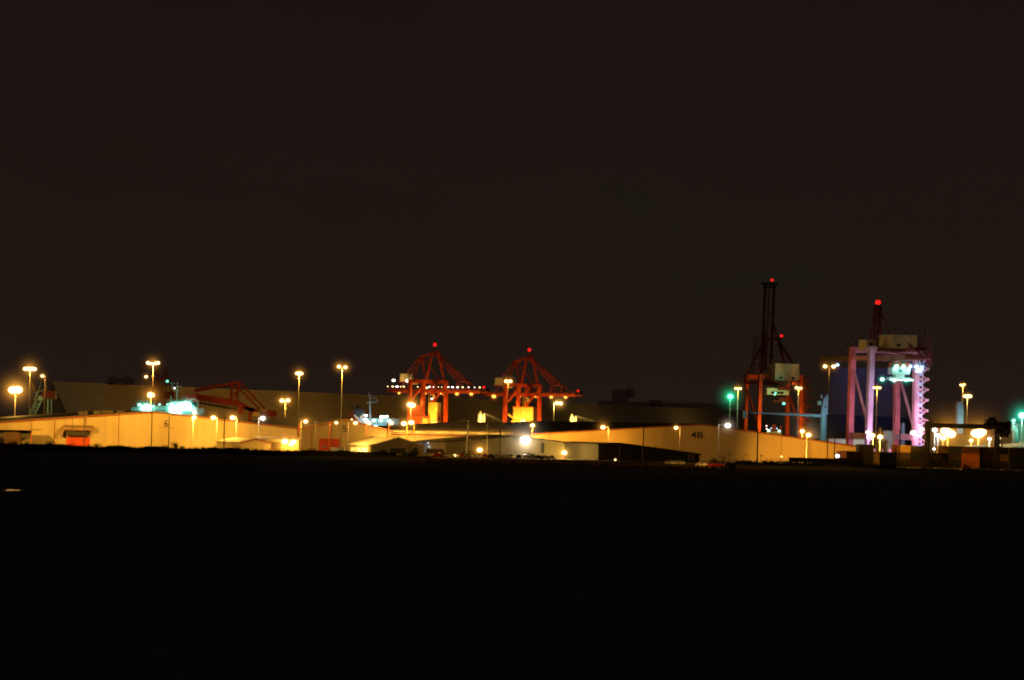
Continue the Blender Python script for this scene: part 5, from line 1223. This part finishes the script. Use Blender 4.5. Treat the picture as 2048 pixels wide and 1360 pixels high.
for k in range(46):
    px = rs.uniform(-10, 2060)
    if 860 < px < 1400 or abs(px - 349) < 15: continue
    dd = rs.uniform(1033, 1042); lab = 'low dark scrub growing along the bank in front of the port'
    if pro[k % 3] is None:
        bush(px, dd, rs.uniform(2.4, 4), rs.uniform(1.2, 1.7), lab, n=420, seed=60 + k); o = COL.objects[-1]
        while o.parent: o = o.parent
        pro[k % 3] = o
    else:
        o = copy_tree(pro[k % 3]); 
    o.location = (XG(px, dd, 1), dd, 0.75 if px < 1450 else 0.35); o.rotation_euler = (0, 0, rs.uniform(0, 6.28)); sc_ = rs.uniform(.5, 1.15); o.scale = (sc_, sc_, sc_ * rs.uniform(.7, 1.1)); o['group'] = 'scrub along the bank'
# paling fence in front of 4B
fn = thing('paling_fence', 'thin dark paling fence before the brightest part of warehouse 4B', 'fence', (XG(1570, 1072), 1072, 0))
rl = WB(); x0, x1 = XG(1530, 1072), XG(1592, 1072)
rl.box(((x0 + x1) / 2, 1072, .5), (x1 - x0, .05, .08)); rl.box(((x0 + x1) / 2, 1072, 1.7), (x1 - x0, .05, .08)); rl.build('rail', M['dkpole'], fn)
for k in range(14):
    x = x0 + (x1 - x0) * k / 13; WB().box((x, 1071.9, 1.25), (.09, .09, 2.5)).build('post', M['dkpole'], fn)

# ============================================================ CAMERA, SKY
cam = bpy.data.cameras.new('camera'); co = bpy.data.objects.new('camera', cam); COL.objects.link(co)
cam.sensor_width = 36.0; cam.lens = 36.0 * F / 2048.0; cam.shift_y = 170.0 / 2048.0; cam.clip_start = 1.0; cam.clip_end = 40000.0
co.matrix_world = Matrix(((CT, -ST, 0, 0), (0, 0, -1, 0), (ST, CT, 0, H0), (0, 0, 0, 1)))
sc.camera = co
w = bpy.data.worlds.new('World'); sc.world = w; w.use_nodes = True; nt = w.node_tree; nt.nodes.clear()
out = nt.nodes.new('ShaderNodeOutputWorld'); bg = nt.nodes.new('ShaderNodeBackground'); tc = nt.nodes.new('ShaderNodeTexCoord'); sx = nt.nodes.new('ShaderNodeSeparateXYZ')
rp = nt.nodes.new('ShaderNodeValToRGB'); nt.links.new(tc.outputs['Generated'], sx.inputs[0]); nt.links.new(sx.outputs['Z'], rp.inputs[0]); 
cn = nt.nodes.new('ShaderNodeTexNoise'); cn.inputs['Scale'].default_value = 9.0; cn.inputs['Detail'].default_value = 4; cn.inputs['Roughness'].default_value = 0.6
mpv = nt.nodes.new('ShaderNodeMapping'); mpv.inputs['Scale'].default_value = (1, 1, 3.5); nt.links.new(tc.outputs['Generated'], mpv.inputs['Vector']); nt.links.new(mpv.outputs[0], cn.inputs['Vector'])
tint = nt.nodes.new('ShaderNodeValToRGB'); tint.color_ramp.elements[0].position = 0.3; tint.color_ramp.elements[0].color = (1.0, 0.90, 0.92, 1); tint.color_ramp.elements[1].position = 0.7; tint.color_ramp.elements[1].color = (0.93, 1.0, 1.0, 1)
mu = nt.nodes.new('ShaderNodeMix'); mu.data_type = 'RGBA'; mu.blend_type = 'MULTIPLY'; mu.inputs['Factor'].default_value = 1.0
nt.links.new(cn.outputs['Fac'], tint.inputs[0]); nt.links.new(rp.outputs[0], mu.inputs['A']); nt.links.new(tint.outputs[0], mu.inputs['B']); nt.links.new(mu.outputs['Result'], bg.inputs[0]); nt.links.new(bg.outputs[0], out.inputs[0])
el = rp.color_ramp.elements; el[0].position = 0.0; el[0].color = (0.0160, 0.0096, 0.0063, 1); el[1].position = 0.16; el[1].color = (0.0106, 0.0064, 0.0051, 1)
e = el.new(0.035); e.color = (0.0136, 0.0086, 0.0059, 1); e = el.new(0.08); e.color = (0.0122, 0.0078, 0.0056, 1)
bg.inputs[1].default_value = 1.0
sc.view_settings.view_transform = 'Standard'; sc.view_settings.look = 'None'; sc.view_settings.exposure = 0; sc.view_settings.gamma = 1
c = sc.cycles
c.use_denoising = True; c.use_adaptive_sampling = False; c.max_bounces = 3; c.diffuse_bounces = 1; c.glossy_bounces = 2; c.volume_bounces = 0; c.transparent_max_bounces = 32
c.sample_clamp_indirect = 1.0; c.sample_clamp_direct = 0; c.use_light_tree = True; c.pixel_filter_type = 'BLACKMAN_HARRIS'; c.filter_width = 1.9
c.volume_step_rate = 0.4; c.volume_max_steps = 128
